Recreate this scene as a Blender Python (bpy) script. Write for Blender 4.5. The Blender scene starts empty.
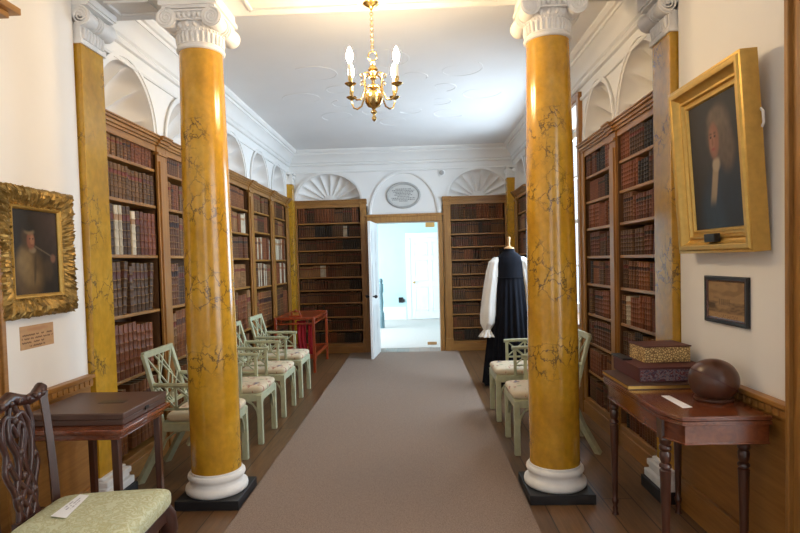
import bpy, bmesh, math, random
from mathutils import Vector, Matrix, noise
from math import sin, cos, pi, sqrt, radians as R
random.seed(7)
sc = bpy.context.scene
C = sc.collection

# ------------------------------------------------------------------ mesh helper
class MB:
    def __init__(s): s.v = []; s.f = []
    def add(s, vs, fs):
        o = len(s.v); s.v += [tuple(p) for p in vs]; s.f += [tuple(o+i for i in f) for f in fs]
        return s
    def hexa(s, p):
        return s.add(p, [(0,3,2,1),(4,5,6,7),(0,1,5,4),(1,2,6,5),(2,3,7,6),(3,0,4,7)])
    def box(s, x0, x1, y0, y1, z0, z1):
        return s.hexa([(x0,y0,z0),(x1,y0,z0),(x1,y1,z0),(x0,y1,z0),(x0,y0,z1),(x1,y0,z1),(x1,y1,z1),(x0,y1,z1)])
    def bar(s, p, q, w, h, up=(0,0,1)):
        p = Vector(p); q = Vector(q); d = (q-p).normalized(); u = Vector(up)
        if abs(d.dot(u)) > .98: u = Vector((0,1,0))
        a = d.cross(u).normalized()*w/2; b = a.cross(d).normalized()*h/2
        return s.hexa([p-a-b,p+a-b,p+a+b,p-a+b,q-a-b,q+a-b,q+a+b,q-a+b])
    def tube(s, pts, r, n=8, closed=False, sq=1.0):
        pts = [Vector(p) for p in pts]; m = len(pts)
        rs = r if isinstance(r, (list, tuple)) else [r]*m
        vs = []; prev = None
        for i, p in enumerate(pts):
            a = pts[(i-1) % m] if (closed or i) else p
            b = pts[(i+1) % m] if (closed or i < m-1) else p
            d = (b-a).normalized()
            if prev is None:
                u = Vector((0,0,1)) if abs(d.z) < .9 else Vector((0,1,0))
                prev = d.cross(u).normalized()
            x = (prev - d*prev.dot(d)).normalized(); prev = x; y = d.cross(x)
            for k in range(n):
                t = 2*pi*k/n
                vs.append(p + x*cos(t)*rs[i] + y*sin(t)*rs[i]*sq)
        fs = []
        for i in range(m if closed else m-1):
            j = (i+1) % m
            for k in range(n):
                l = (k+1) % n
                fs.append((i*n+k, i*n+l, j*n+l, j*n+k))
        if not closed:
            fs.append(tuple(range(n))[::-1]); fs.append(tuple((m-1)*n+k for k in range(n)))
        return s.add(vs, fs)
    def lathe(s, prof, n=32, c=(0,0,0), M=None):
        vs = []
        for r, z in prof:
            for k in range(n):
                t = 2*pi*k/n; p = Vector((r*cos(t), r*sin(t), z))
                if M: p = M @ p
                vs.append(p + Vector(c))
        m = len(prof)
        fs = [(i*n+k, i*n+(k+1) % n, (i+1)*n+(k+1) % n, (i+1)*n+k) for i in range(m-1) for k in range(n)]
        fs.append(tuple(range(n))[::-1]); fs.append(tuple((m-1)*n+k for k in range(n)))
        return s.add(vs, fs)
    def grid(s, fn, nu, nv, wrap=False):
        vs = [fn(i/nu, j/nv) for j in range(nv+1) for i in range(nu+(0 if wrap else 1))]
        w = nu + (0 if wrap else 1)
        fs = [(j*w+i, j*w+(i+1) % w, (j+1)*w+(i+1) % w, (j+1)*w+i) for j in range(nv) for i in range(nu)]
        return s.add(vs, fs)
    def prism(s, poly, fn, d0, d1):
        n = len(poly)
        vs = [fn(a, b, d0) for a, b in poly] + [fn(a, b, d1) for a, b in poly]
        fs = [tuple(range(n)), tuple(range(2*n-1, n-1, -1))] + [(i, (i+1) % n, n+(i+1) % n, n+i) for i in range(n)]
        return s.add(vs, fs)
    def ball(s, c, r, n=16, m=10, sx=1, sy=1, sz=1):
        pr = [(max(r*sin(pi*i/m), 1e-4), -r*cos(pi*i/m)) for i in range(m+1)]
        return s.lathe(pr, n, c, Matrix.Diagonal((sx, sy, sz)))
    def pad(s, c, hx, hy, hz, e=.25, n=32, m=12):
        sg = lambda x, p: math.copysign(abs(x)**p, x)
        def fn(u, v):
            t = 2*pi*u; w = -pi/2 + pi*v
            return (c[0]+hx*sg(cos(w), e*1.6)*sg(cos(t), e), c[1]+hy*sg(cos(w), e*1.6)*sg(sin(t), e), c[2]+hz*sg(sin(w), .7))
        return s.grid(fn, n, m, True)
    def xf(s, M):
        s.v = [tuple(M @ Vector(p)) for p in s.v]; return s
    def build(s, name, mat, parent=None, bevel=0, smooth=40, loc=None, **props):
        me = bpy.data.meshes.new(name); me.from_pydata(s.v, [], s.f)
        bm = bmesh.new(); bm.from_mesh(me)
        bmesh.ops.remove_doubles(bm, verts=bm.verts, dist=1e-5)
        bmesh.ops.recalc_face_normals(bm, faces=bm.faces); bm.to_mesh(me); bm.free()
        if smooth:
            me.shade_smooth(); me.set_sharp_from_angle(angle=R(smooth))
        me.materials.append(mat)
        o = bpy.data.objects.new(name, me); C.objects.link(o)
        if parent: o.parent = parent
        if loc: o.location = loc
        if bevel:
            b = o.modifiers.new('bevel', 'BEVEL'); b.width = bevel; b.segments = 2; b.limit_method = 'ANGLE'; b.angle_limit = R(40)
        for k, x in props.items(): o[k] = x
        return o

def thing(name, label, cat, loc=(0,0,0), rz=0, group=None):
    o = bpy.data.objects.new(name, None); C.objects.link(o); o.empty_display_size = .1
    o.location = loc; o.rotation_euler = (0, 0, rz); o['label'] = label; o['category'] = cat
    if group: o['group'] = group
    return o
def tag(o, label, cat, group=None):
    o['label'] = label; o['category'] = cat
    if group: o['group'] = group
    return o
def st(mb, name, mat, **k): return mb.build(name, mat, kind='structure', **k)
def dup(root, loc, rz, label):
    r = root.copy(); C.objects.link(r); r.location = loc; r.rotation_euler = (0, 0, rz); r['label'] = label
    for ch in list(root.children):
        c = ch.copy(); C.objects.link(c); c.parent = r
        for g in ch.children:
            d = g.copy(); C.objects.link(d); d.parent = c
    return r

# ------------------------------------------------------------------ materials
def newmat(name):
    m = bpy.data.materials.new(name); m.use_nodes = True
    nt = m.node_tree; b = nt.nodes['Principled BSDF']
    return m, nt, b
def N(nt, t, **k):
    n = nt.nodes.new(t)
    for a, v in k.items():
        if a in n.inputs.keys(): n.inputs[a].default_value = v
        else: setattr(n, a, v)
    return n
def coords(nt, kind='Object', scale=(1,1,1), rot=(0,0,0)):
    tc = N(nt, 'ShaderNodeTexCoord'); mp = N(nt, 'ShaderNodeMapping')
    mp.inputs['Scale'].default_value = scale; mp.inputs['Rotation'].default_value = rot
    nt.links.new(tc.outputs[kind], mp.inputs['Vector']); return mp.outputs['Vector']
def ramp(nt, fac, stops):
    r = N(nt, 'ShaderNodeValToRGB'); e = r.color_ramp.elements
    while len(e) < len(stops): e.new(.5)
    for el, (p, c) in zip(e, stops):
        el.position = p; el.color = (*c, 1) if len(c) == 3 else c
    nt.links.new(fac, r.inputs['Fac']); return r.outputs['Color']
def mix(nt, fac, a, b, mode='MIX'):
    m = N(nt, 'ShaderNodeMix', data_type='RGBA', blend_type=mode)
    for sock, v in ((m.inputs[0], fac), (m.inputs[6], a), (m.inputs[7], b)):
        if isinstance(v, (int, float)): sock.default_value = v
        elif isinstance(v, tuple): sock.default_value = (*v, 1)
        else: nt.links.new(v, sock)
    return m.outputs[2]
def nz(nt, vec, scale, detail=4, rough=.5, dist=0):
    n = N(nt, 'ShaderNodeTexNoise', Scale=scale, Detail=detail, Roughness=rough, Distortion=dist)
    nt.links.new(vec, n.inputs['Vector']); return n.outputs['Fac']
def bump(nt, b, h, strength=.2, dist=.01):
    n = N(nt, 'ShaderNodeBump', Strength=strength, Distance=dist)
    nt.links.new(h, n.inputs['Height']); nt.links.new(n.outputs['Normal'], b.inputs['Normal'])
def plain(name, c, rough=.5, metal=0, var=.12, scale=6, bmp=0, bscale=60, emit=0, coat=0):
    m, nt, b = newmat(name)
    v = coords(nt)
    d = tuple(x*(1-var) for x in c); l = tuple(min(1, x*(1+var)) for x in c)
    nt.links.new(ramp(nt, nz(nt, v, scale), [(.3, d), (.7, l)]), b.inputs['Base Color'])
    b.inputs['Roughness'].default_value = rough; b.inputs['Metallic'].default_value = metal
    b.inputs['Coat Weight'].default_value = coat
    if bmp: bump(nt, b, nz(nt, v, bscale, 3), bmp, .004)
    if emit:
        b.inputs['Emission Color'].default_value = (*c, 1); b.inputs['Emission Strength'].default_value = emit
    return m
def wood(name, c1, c2, axis='z', rough=.38, coat=.1, scale=1.0):
    m, nt, b = newmat(name)
    sc_ = {'x': (1.2, 16, 16), 'y': (16, 1.2, 16), 'z': (16, 16, 1.2)}[axis]
    v = coords(nt, 'Object', tuple(k*scale for k in sc_))
    n1 = nz(nt, v, 2.2, 6, .6, .6)
    col = ramp(nt, n1, [(.28, c1), (.72, c2)])
    v2 = coords(nt, 'Object', (1, 1, 1)); n2 = nz(nt, v2, 2.5, 2)
    col = mix(nt, ramp(nt, n2, [(.35, (.0,)*3), (.8, (.35,)*3)]), col, tuple(x*.55 for x in c1))
    nt.links.new(col, b.inputs['Base Color']); b.inputs['Roughness'].default_value = rough
    b.inputs['Coat Weight'].default_value = coat; b.inputs['Coat Roughness'].default_value = .25
    bump(nt, b, n1, .06, .003)
    return m
def marble(name):
    m, nt, b = newmat(name)
    v = coords(nt, 'Object', (1, 1, .8))
    base = ramp(nt, nz(nt, v, 3.0, 6, .62, .3), [(.25, (.41, .190, .010)), (.5, (.56, .295, .020)), (.75, (.66, .39, .055))])
    fine = ramp(nt, nz(nt, v, 28, 3), [(.35, (.86,)*3), (.7, (1.06, 1.04, 1.0))])
    base = mix(nt, 1.0, base, fine, 'MULTIPLY')
    nv = N(nt, 'ShaderNodeTexNoise', Scale=7.0, Detail=6, Roughness=.65)
    nt.links.new(v, nv.inputs['Vector'])
    ad = N(nt, 'ShaderNodeVectorMath', operation='MULTIPLY_ADD'); ad.inputs[1].default_value = (.20, .20, .20)
    nt.links.new(nv.outputs['Color'], ad.inputs[0]); nt.links.new(v, ad.inputs[2])
    vo = N(nt, 'ShaderNodeTexVoronoi', feature='DISTANCE_TO_EDGE', Scale=12.5)
    nt.links.new(ad.outputs[0], vo.inputs['Vector'])
    line = ramp(nt, vo.outputs['Distance'], [(.0, (1,)*3), (.022, (.75,)*3), (.065, (0,)*3)])
    mask = ramp(nt, nz(nt, coords(nt, 'Object', (1, 1, 1.3)), 1.9, 3, .5), [(.515, (0,)*3), (.58, (1,)*3)])
    k = mix(nt, 1.0, line, mask, 'MULTIPLY')
    nt.links.new(mix(nt, k, base, (.075, .045, .02)), b.inputs['Base Color'])
    b.inputs['Roughness'].default_value = .2; b.inputs['Coat Weight'].default_value = .25; b.inputs['Coat Roughness'].default_value = .12
    return m
MARBLE = marble('ochre_marble')
PLASTER = plain('white_plaster', (.78, .775, .76), .75, var=.03, scale=2, bmp=.05, bscale=120)
WALLP = plain('wall_paint', (.80, .775, .735), .8, var=.02, scale=2, bmp=.04, bscale=150)
CEILM = plain('ceiling_paint', (.83, .83, .83), .8, var=.03, scale=1.2, bmp=.06, bscale=30)
CAPM = plain('white_stone', (.80, .78, .75), .6, var=.05, scale=14, bmp=.1, bscale=90)
OAKZ = wood('oak_upright', (.24, .100, .019), (.41, .200, .048), 'z')
OAKY = wood('oak_lengthwise', (.24, .100, .019), (.41, .200, .048), 'y')
OAKX = wood('oak_crosswise', (.24, .100, .019), (.41, .200, .048), 'x')
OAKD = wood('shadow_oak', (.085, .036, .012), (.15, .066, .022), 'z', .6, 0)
BROWNZ = wood('brown_oak', (.20, .085, .022), (.34, .155, .045), 'z')
MAHO = wood('mahogany', (.045, .011, .005), (.105, .028, .011), 'y', .22, .5)
MAHOZ = wood('mahogany_upright', (.035, .010, .006), (.085, .024, .011), 'z', .28, .4)
MAHOR = wood('red_mahogany', (.10, .022, .007), (.225, .056, .016), 'y', .2, .5)
DKCHAIR = wood('dark_carved_mahogany', (.028, .009, .006), (.070, .022, .013), 'z', .34, .1)
BLACK = plain('black_paint', (.012, .012, .014), .45)
DARKV = plain('dark_recess', (.018, .011, .007), .8)
GILT = plain('gilding', (.62, .40, .11), .42, .75, .08, 30, .2, 70)
GILTD = plain('antique_gilding', (.31, .195, .055), .44, .65, .5, 26, .5, 60)
BRASS = plain('polished_brass', (.72, .52, .21), .2, 1, .05)
GREEN = plain('sage_green_paint', (.44, .46, .31), .42, var=.10, scale=20)
PAGE = plain('page_edges', (.50, .42, .29), .8, var=.15, scale=60)
WHITEP = plain('white_paint', (.82, .83, .83), .4, var=.02)
CYAN = plain('pale_turquoise_paint', (.52, .72, .745), .7, var=.02)
PAPER = plain('white_card', (.82, .80, .78), .7, var=.02)
RED = plain('orange_red_lacquer', (.29, .045, .012), .28, var=.2, coat=.3)
CRIM = plain('crimson_cloth', (.36, .012, .026), .8, var=.2, bmp=.2)
IRON = plain('dark_iron', (.03, .03, .032), .4, .6)
ROBE = plain('black_cloth', (.008, .009, .014), .95, var=.3, bmp=.15, bscale=200)
LINEN = plain('white_linen', (.80, .79, .77), .8, var=.04, bmp=.15, bscale=90)
LWOOD = plain('pale_turned_wood', (.52, .30, .13), .45, var=.15)
GREYS = plain('grey_stone', (.40, .40, .39), .7, var=.08, scale=20)
AMBER = plain('amber_plate', (.75, .42, .12), .45)
BLUEG = plain('blue_grey_paint', (.13, .22, .25), .5)
BOXBR = plain('brown_case_cloth', (.085, .042, .028), .42, var=.1, bmp=.1, bscale=200)
BURG = plain('burgundy_cloth', (.085, .018, .018), .6, var=.15, bmp=.2, bscale=150)

def speck(name, stops, scale, dist=1.5, rough=.6, vor=False, bm=0):
    m, nt, b = newmat(name); v = coords(nt)
    if vor:
        nv = N(nt, 'ShaderNodeTexVoronoi', feature='DISTANCE_TO_EDGE', Scale=scale); nt.links.new(v, nv.inputs['Vector']); f = nv.outputs['Distance']
    else: f = nz(nt, v, scale, 3, .55, dist)
    nt.links.new(ramp(nt, f, stops), b.inputs['Base Color']); b.inputs['Roughness'].default_value = rough
    if bm: bump(nt, b, f, bm, .004)
    return m
MARB1 = speck('cream_marbled_paper', [(.0, (.12, .07, .03)), (.10, (.36, .21, .07)), (.22, (.78, .57, .25))], 75, vor=True)
MARB2 = speck('burgundy_marbled_paper', [(.36, (.10, .015, .02)), (.46, (.06, .05, .09)), (.52, (.25, .20, .20)), (.6, (.14, .02, .025))], 24, 3)
DAMASK = speck('green_damask', [(.40, (.50, .52, .34)), (.50, (.42, .39, .20)), (.56, (.56, .57, .39))], 22, 2.2, .65, bm=.1)
FLORAL = speck('floral_cream_cloth', [(.30, (.30, .33, .20)), (.38, (.62, .52, .36)), (.58, (.66, .56, .41)), (.64, (.45, .20, .12)), (.72, (.18, .18, .22))], 13, .8, .8)
CARPET = speck('taupe_carpet', [(.30, (.180, .124, .090)), (.70, (.325, .238, .185))], 150, 0, .95, bm=.5)
LEATH = speck('brown_ball_leather', [(.3, (.055, .020, .012)), (.7, (.12, .045, .024))], 7, .5, .28, bm=.08)

WAINS = wood('orange_oak_panelling', (.25, .100, .017), (.41, .190, .042), 'y', .42)
ROBE.node_tree.nodes['Principled BSDF'].inputs['Specular IOR Level'].default_value = .15
def floor_mat():
    m, nt, b = newmat('old_floor_boards')
    v = coords(nt, 'Object', (1, 1, 1), (0, 0, pi/2))
    br = N(nt, 'ShaderNodeTexBrick', Scale=1.0)
    for k, x in (('Brick Width', 2.6), ('Row Height', .19), ('Mortar Size', .004), ('Bias', 0.0)): br.inputs[k].default_value = x
    br.inputs['Color1'].default_value = (.125, .065, .029, 1); br.inputs['Color2'].default_value = (.195, .108, .050, 1)
    br.inputs['Mortar'].default_value = (.02, .01, .006, 1); br.offset = .37
    nt.links.new(v, br.inputs['Vector'])
    g = nz(nt, coords(nt, 'Object', (22, 1.5, 1)), 2, 6, .65, .5)
    nt.links.new(mix(nt, 1.0, br.outputs['Color'], ramp(nt, g, [(.25, (.55,)*3), (.75, (1.3, 1.25, 1.2))]), 'MULTIPLY'), b.inputs['Base Color'])
    b.inputs['Roughness'].default_value = .36; b.inputs['Coat Weight'].default_value = .12
    bump(nt, b, g, .1, .003)
    return m
FLOOR = floor_mat()
def attr_mat(name, rough=.5, coat=0):
    m, nt, b = newmat(name)
    a = N(nt, 'ShaderNodeAttribute', attribute_name='paint'); nt.links.new(a.outputs['Color'], b.inputs['Base Color'])
    b.inputs['Roughness'].default_value = rough; b.inputs['Coat Weight'].default_value = coat
    return m
OILP = attr_mat('oil_paint', .62, 0); INK = attr_mat('printed_paper', .8)
def painted(name, fn, pt, nu, nv, mat, parent=None):
    """a flat picture: grid with a colour per vertex; fn(u, v) -> linear rgb, v upward; pt(u, v) -> point"""
    me = bpy.data.meshes.new(name)
    vs = [pt(i/nu, j/nv) for j in range(nv+1) for i in range(nu+1)]; w = nu+1
    me.from_pydata([tuple(p) for p in vs], [], [(j*w+i, j*w+i+1, (j+1)*w+i+1, (j+1)*w+i) for j in range(nv) for i in range(nu)])
    a = me.color_attributes.new('paint', 'FLOAT_COLOR', 'POINT')
    for j in range(nv+1):
        for i in range(nu+1):
            a.data[j*w+i].color = (*fn(i/nu, j/nv), 1)
    me.materials.append(mat)
    o = bpy.data.objects.new(name, me); C.objects.link(o)
    if parent: o.parent = parent
    return o
def glass_mat():
    m, nt, b = newmat('window_glass')
    t = N(nt, 'ShaderNodeBsdfTransparent'); g = N(nt, 'ShaderNodeBsdfGlossy', Roughness=.02); mx = N(nt, 'ShaderNodeMixShader', Fac=.06)
    nt.links.new(t.outputs[0], mx.inputs[1]); nt.links.new(g.outputs[0], mx.inputs[2])
    nt.links.new(mx.outputs[0], nt.nodes['Material Output'].inputs['Surface']); return m
GLASS = glass_mat()
def emit_mat(name, c, s):
    m, nt, b = newmat(name); b.inputs['Emission Color'].default_value = (*c, 1); b.inputs['Emission Strength'].default_value = s
    b.inputs['Base Color'].default_value = (*c, 1); return m
BULB = emit_mat('lit_bulb', (1, .72, .40), 470)
# ------------------------------------------------------------------ camera
cam = bpy.data.cameras.new('camera'); co = bpy.data.objects.new('camera', cam); C.objects.link(co); sc.camera = co
YAW, PITCH, ROLL, FPX, CY = .03178125, .03394991709, .02645184354, 560.0, 280.09
fw = Vector((-sin(YAW)*cos(PITCH), cos(YAW)*cos(PITCH), -sin(PITCH))); r_ = Vector((cos(YAW), sin(YAW), 0)); u_ = r_.cross(fw)
r2 = r_*cos(ROLL) - u_*sin(ROLL); u2 = r_*sin(ROLL) + u_*cos(ROLL)
EYE = Vector((0, 0, 1.55))
co.matrix_world = Matrix(((r2.x, u2.x, -fw.x, 0), (r2.y, u2.y, -fw.y, 0), (r2.z, u2.z, -fw.z, 1.55), (0, 0, 0, 1)))
cam.sensor_width = 36; cam.lens = 36*FPX/800; cam.clip_start = .05; cam.shift_y = (CY-266.5)/800
def px(p):
    d = Vector(p) - EYE; z = d.dot(fw); return 400 + FPX*d.dot(r2)/z, CY - FPX*d.dot(u2)/z

# ------------------------------------------------------------------ the room shell
ZC = 3.45
st(MB().box(-2.6, 2.1, -3.1, 9.95, -.1, 0), 'floor', FLOOR)
st(MB().box(-2.6, 2.1, -3.1, 9.95, ZC, ZC+.1), 'ceiling', CEILM)
# left side: thick front wall, then the deep wall behind the bookcases
st(MB().box(-2.6, -2.10, -3.1, 3.46, 0, ZC), 'wall_left', WALLP)
st(MB().box(-2.6, -2.48, 3.46, 9.95, 0, ZC), 'wall_left_rear', PLASTER)
# right side with two window openings: a tall one by the camera and one past the bookcases
def wall_open(name, x0, x1, y0, y1, oy0, oy1, oz0, oz1, mat):
    m = MB()
    m.box(x0, x1, y0, oy0, 0, ZC); m.box(x0, x1, oy1, y1, 0, ZC); m.box(x0, x1, oy0, oy1, 0, oz0); m.box(x0, x1, oy0, oy1, oz1, ZC)
    return st(m, name, mat)
wall_open('wall_right', 1.60, 2.1, -3.1, 3.46, -.2, 2.25, .35, 3.1, WALLP)
wall_open('wall_right_rear', 1.98, 2.1, 3.46, 9.95, 5.80, 8.15, .88, 3.10, PLASTER)
wall_open2 = MB()
for b in ((-2.6, -1.3, 0, ZC), (.5, 2.1, 0, ZC), (-1.3, .5, 0, .5), (-1.3, .5, 3.1, ZC)):
    wall_open2.box(b[0], b[1], -3.2, -3.05, b[2], b[3])
st(wall_open2, 'wall_front', WALLP)
m = MB(); m.box(-2.6, -.79, 9.83, 9.95, 0, ZC); m.box(.39, 2.1, 9.83, 9.95, 0, ZC); m.box(-.79, .39, 9.83, 9.95, 2.22, ZC)
st(m, 'wall_back', PLASTER)

# windows: reveal, sash bars, panes
def window(name, M, w, z0, z1, nx, nz_):
    """M(s, d, z): s along the wall, d outward"""
    f = MB()
    def bx(s0, s1, d0, d1, a, b): f.hexa([M(s0,d0,a),M(s1,d0,a),M(s1,d1,a),M(s0,d1,a),M(s0,d0,b),M(s1,d0,b),M(s1,d1,b),M(s0,d1,b)])
    bx(0, .07, 0, .06, z0, z1); bx(w-.07, w, 0, .06, z0, z1); bx(.07, w-.07, 0, .06, z0, z0+.08); bx(.07, w-.07, 0, .06, z1-.08, z1)
    for i in range(1, nx): s = w*i/nx; bx(s-.014, s+.014, .015, .045, z0+.08, z1-.08)
    for j in range(1, nz_):
        z = z0+(z1-z0)*j/nz_; h = .025 if j == nz_//2 else .012; bx(.07, w-.07, .012, .05, z-h, z+h)
    o = st(f, name, WHITEP)
    g = MB(); g.prism([(.06, z0+.07), (w-.06, z0+.07), (w-.06, z1-.07), (.06, z1-.07)], lambda a, b, d: M(a, d, b), .027, .033)
    g.build('pane', GLASS, o, smooth=0)
window('window_1', lambda s, d, z: Vector((2.0+d, 5.80+s, z)), 2.35, .88, 3.10, 4, 4)
window('window_2', lambda s, d, z: Vector((1.95+d, -.2+s, z)), 2.45, .35, 3.10, 4, 6)
window('window_3', lambda s, d, z: Vector((-1.3+s, -3.1-d, z)), 1.8, .5, 3.10, 3, 4)
# wooden casing at the right edge of the picture, oak lining of the far window
c = MB()
c.box(1.565, 1.602, 2.27, 2.40, 0, ZC); c.box(1.545, 1.602, 2.385, 2.41, 0, ZC); c.box(1.56, 1.602, 2.25, 2.275, 0, ZC)
st(c, 'trim_1', OAKZ, bevel=.004)
c = MB()
c.box(1.61, 1.98, 5.585, 5.66, 0, 3.16); c.box(1.61, 1.98, 8.20, 8.27, 0, 3.16); c.box(1.61, 1.98, 5.66, 8.20, 3.10, 3.17); c.box(1.62, 1.98, 5.66, 8.20, .0, .86)
st(c, 'trim_2', OAKZ, bevel=.004)
# left door case at the picture's edge: post with a cornice block above
c = MB(); c.box(-2.105, -2.07, 2.51, 2.705, 0, 2.78); c.box(-2.105, -2.055, 2.69, 2.72, 0, 2.78)
c.box(-2.105, -2.05, 1.0, 2.76, 2.78, 2.82); c.box(-2.105, -2.02, .95, 2.80, 2.82, 2.85); c.box(-2.105, -1.985, .9, 2.84, 2.85, 2.885)
st(c, 'trim_3', OAKY, bevel=.004)

# wainscot with carved rail on both front walls
def wainscot(name, x, sx, y0, y1):
    m = MB(); a, b = sorted((x, x+sx*.018)); m.box(a, b, y0, y1, .0, .86)
    a, b = sorted((x, x+sx*.032)); m.box(a, b, y0, y1, 0, .17)
    a, b = sorted((x, x+sx*.040)); m.box(a, b, y0, y1, .17, .195)
    a, b = sorted((x, x+sx*.034)); m.box(a, b, y0, y1, .815, .868)
    a, b = sorted((x, x+sx*.052)); m.box(a, b, y0, y1, .868, .89)
    n = int((y1-y0)/.05)
    for i in range(n):
        yy = y0 + (i+.5)*(y1-y0)/n; a, b = sorted((x+sx*.03, x+sx*.042)); m.box(a, b, yy-.017, yy+.017, .826, .858)
    return st(m, name, WAINS, bevel=.003)
wainscot('trim_4', -2.10, 1, 2.725, 3.45)
wainscot('trim_5', 1.60, -1, 2.415, 3.45)

# ------------------------------------------------------------------ upper walls with shell niches
def rails(M):
    return lambda s, z, d: M(s, z, d)
ML = lambda s, z, d: Vector((-2.15-d, s, z))
MR = lambda s, z, d: Vector((1.65+d, s, z))
MK = lambda s, z, d: Vector((s, 9.53+d, z))
def arch_wall(mb, M, s0, s1, z0, z1, c, a, zb, b, n=28):
    """a strip of wall from z0 to z1 whose foot is notched by an arch standing on zb"""
    pts = [(s0, z0), (c-a, z0), (c-a, zb)]
    pts += [(c-a*cos(pi*i/n), zb+b*sin(pi*i/n)) for i in range(1, n)]
    pts += [(c+a, zb), (c+a, z0), (s1, z0), (s1, z1), (s0, z1)]
    mb.prism(pts, M, 0, .03)
def archivolt(mb, M, c, a, zb, b, w=.05, n=28, full=False):
    for k, (i0, o0, d0) in enumerate(((0, w, -.012), (w*.55, w, -.024))):
        vs = []; fs = []
        for i in range(n+1):
            t = pi*i/n; cs, sn = -cos(t), sin(t)
            for r, d in ((i0, .0), (i0, d0), (o0, d0), (o0, .0)):
                vs.append(M(c+(a+r)*cs, zb+(b+r)*sn, d))
        for i in range(n):
            for q in range(4): fs.append((4*i+q, 4*i+(q+1) % 4, 4*i+4+(q+1) % 4, 4*i+4+q))
        mb.add(vs, fs)
def shell(mb, M, c, a, zb, b, D, flutes=13, amp=.03, start=.0):
    def fn(u, v):
        t = pi*u; r = v
        fl = abs(sin(flutes*t/2+0.0))
        edge = (1-r*r)**.5 if r < 1 else 0
        d = D*edge + amp*(fl-.35)*min(1, r*2.2)*(min(1, (1-r)*30))
        q = r - .09*(1-fl)**1.5*min(1, r*1.5)*(1-r**14)
        return M(c - a*q*cos(t), zb + b*q*sin(t), max(d, 0.0) if r < 1 else 0)
    # closer rings near the rim
    rings = [0, .06, .12, .16, .22, .3, .4, .5, .6, .7, .78, .85, .9, .94, .97, .99, 1]
    nu = flutes*8; vs = []; fs = []
    for v in rings:
        for i in range(nu+1): vs.append(fn(i/nu, v))
    w = nu+1
    for j in range(len(rings)-1):
        for i in range(nu): fs.append((j*w+i, j*w+i+1, (j+1)*w+i+1, (j+1)*w+i))
    mb.add(vs, fs)
    # floor of the recess, and the small hub the ribs spring from
    k = 24; fl = [M(c - a*cos(pi*i/k), zb, D*sin(pi*i/k)) for i in range(k+1)]
    mb.add(fl, [tuple(range(k+1))])
    hub = [];  h = 12
    for j in range(4):
        for i in range(h+1):
            t = pi*i/h; rr = .13*(1-j/3)*min(1, a/.5); hub.append(M(c-rr*cos(t), zb+rr*sin(t), D*.97-.035*sin(pi*j/6)))
    mb.add(hub, [(j*(h+1)+i, j*(h+1)+i+1, (j+1)*(h+1)+i+1, (j+1)*(h+1)+i) for j in range(3) for i in range(h)])
ZB = 2.625
left_n = [(3.70, 4.67, 4.17, .42), (4.67, 5.91, 5.29, .46), (5.91, 7.20, 6.56, .48), (7.20, 8.25, 7.72, .42), (8.25, 9.56, 8.76, .40)]
right_n = [(3.70, 4.69, 4.18, .41), (4.69, 5.585, 5.10, .38), (8.27, 9.56, 8.84, .40)]
for nm, M, rows in (('wall_left_upper', ML, left_n), ('wall_right_upper', MR, right_n)):
    w = MB(); nb = 1
    for s0, s1, c, a in rows:
        arch_wall(w, M, s0, s1, 2.55, ZC, c, a, ZB, .46)
    o = st(w, nm, PLASTER, smooth=20)
    for s0, s1, c, a in rows:
        q = MB(); archivolt(q, M, c, a, ZB, .46)
        ao = st(q, 'trim_archivolt', PLASTER, smooth=30)
        q = MB(); shell(q, M, c, a, ZB, .46, .29, 11, .05); st(q, 'niche', PLASTER, smooth=50)
# wall over the right window
st(MB().box(1.65, 1.98, 5.585, 8.27, 3.17, ZC), 'wall_right_over_window', PLASTER)
# back wall, two fan niches and the blind arch over the door
w = MB()
arch_wall(w, MK, -2.15, -.82, 2.5, ZC, -1.49, .55, 2.60, .46)
arch_wall(w, MK, .43, 1.65, 2.5, ZC, 1.07, .52, 2.60, .46)
arch_wall(w, MK, -.82, .43, 2.30, ZC, -.20, .56, 2.34, .70)
w.box(-.80, .42, 9.56, 9.60, 2.30, 3.2)
st(w, 'wall_back_upper', PLASTER, smooth=20)
for c, a in ((-1.49, .55), (1.07, .52)):
    q = MB(); archivolt(q, MK, c, a, 2.60, .46, .04); st(q, 'trim_archivolt', PLASTER, smooth=30)
    q = MB(); shell(q, MK, c, a, 2.60, .46, .20, 19, .022); st(q, 'niche', PLASTER, smooth=50)
q = MB(); archivolt(q, MK, -.20, .56, 2.34, .70, .035); st(q, 'trim_archivolt', PLASTER, smooth=30)

# ------------------------------------------------------------------ cornice round three sides
prof = [(0, 3.07), (.018, 3.07), (.024, 3.085), (.018, 3.10), (.004, 3.105), (.004, 3.19), (.03, 3.195), (.04, 3.215), (.03, 3.235), (.05, 3.25),
        (.06, 3.285), (.085, 3.33), (.125, 3.365), (.135, 3.365), (.135, 3.395), (.155, 3.40), (.175, 3.43), (.175, 3.46), (0, 3.46)]
vs = []; fs = []
n = len(prof)
for st_ in range(4):
    for o_, z in prof:
        p = [(-2.15+o_, 3.66), (-2.15+o_, 9.53-o_), (1.65-o_, 9.53-o_), (1.65-o_, 3.66)][st_]; vs.append((p[0], p[1], z))
for k in range(3):
    for i in range(n): fs.append((k*n+i, k*n+(i+1) % n, (k+1)*n+(i+1) % n, (k+1)*n+i))
fs += [tuple(range(n)), tuple(3*n+i for i in range(n))]
st(MB().add(vs, fs), 'trim_cornice', PLASTER, smooth=25)
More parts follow.
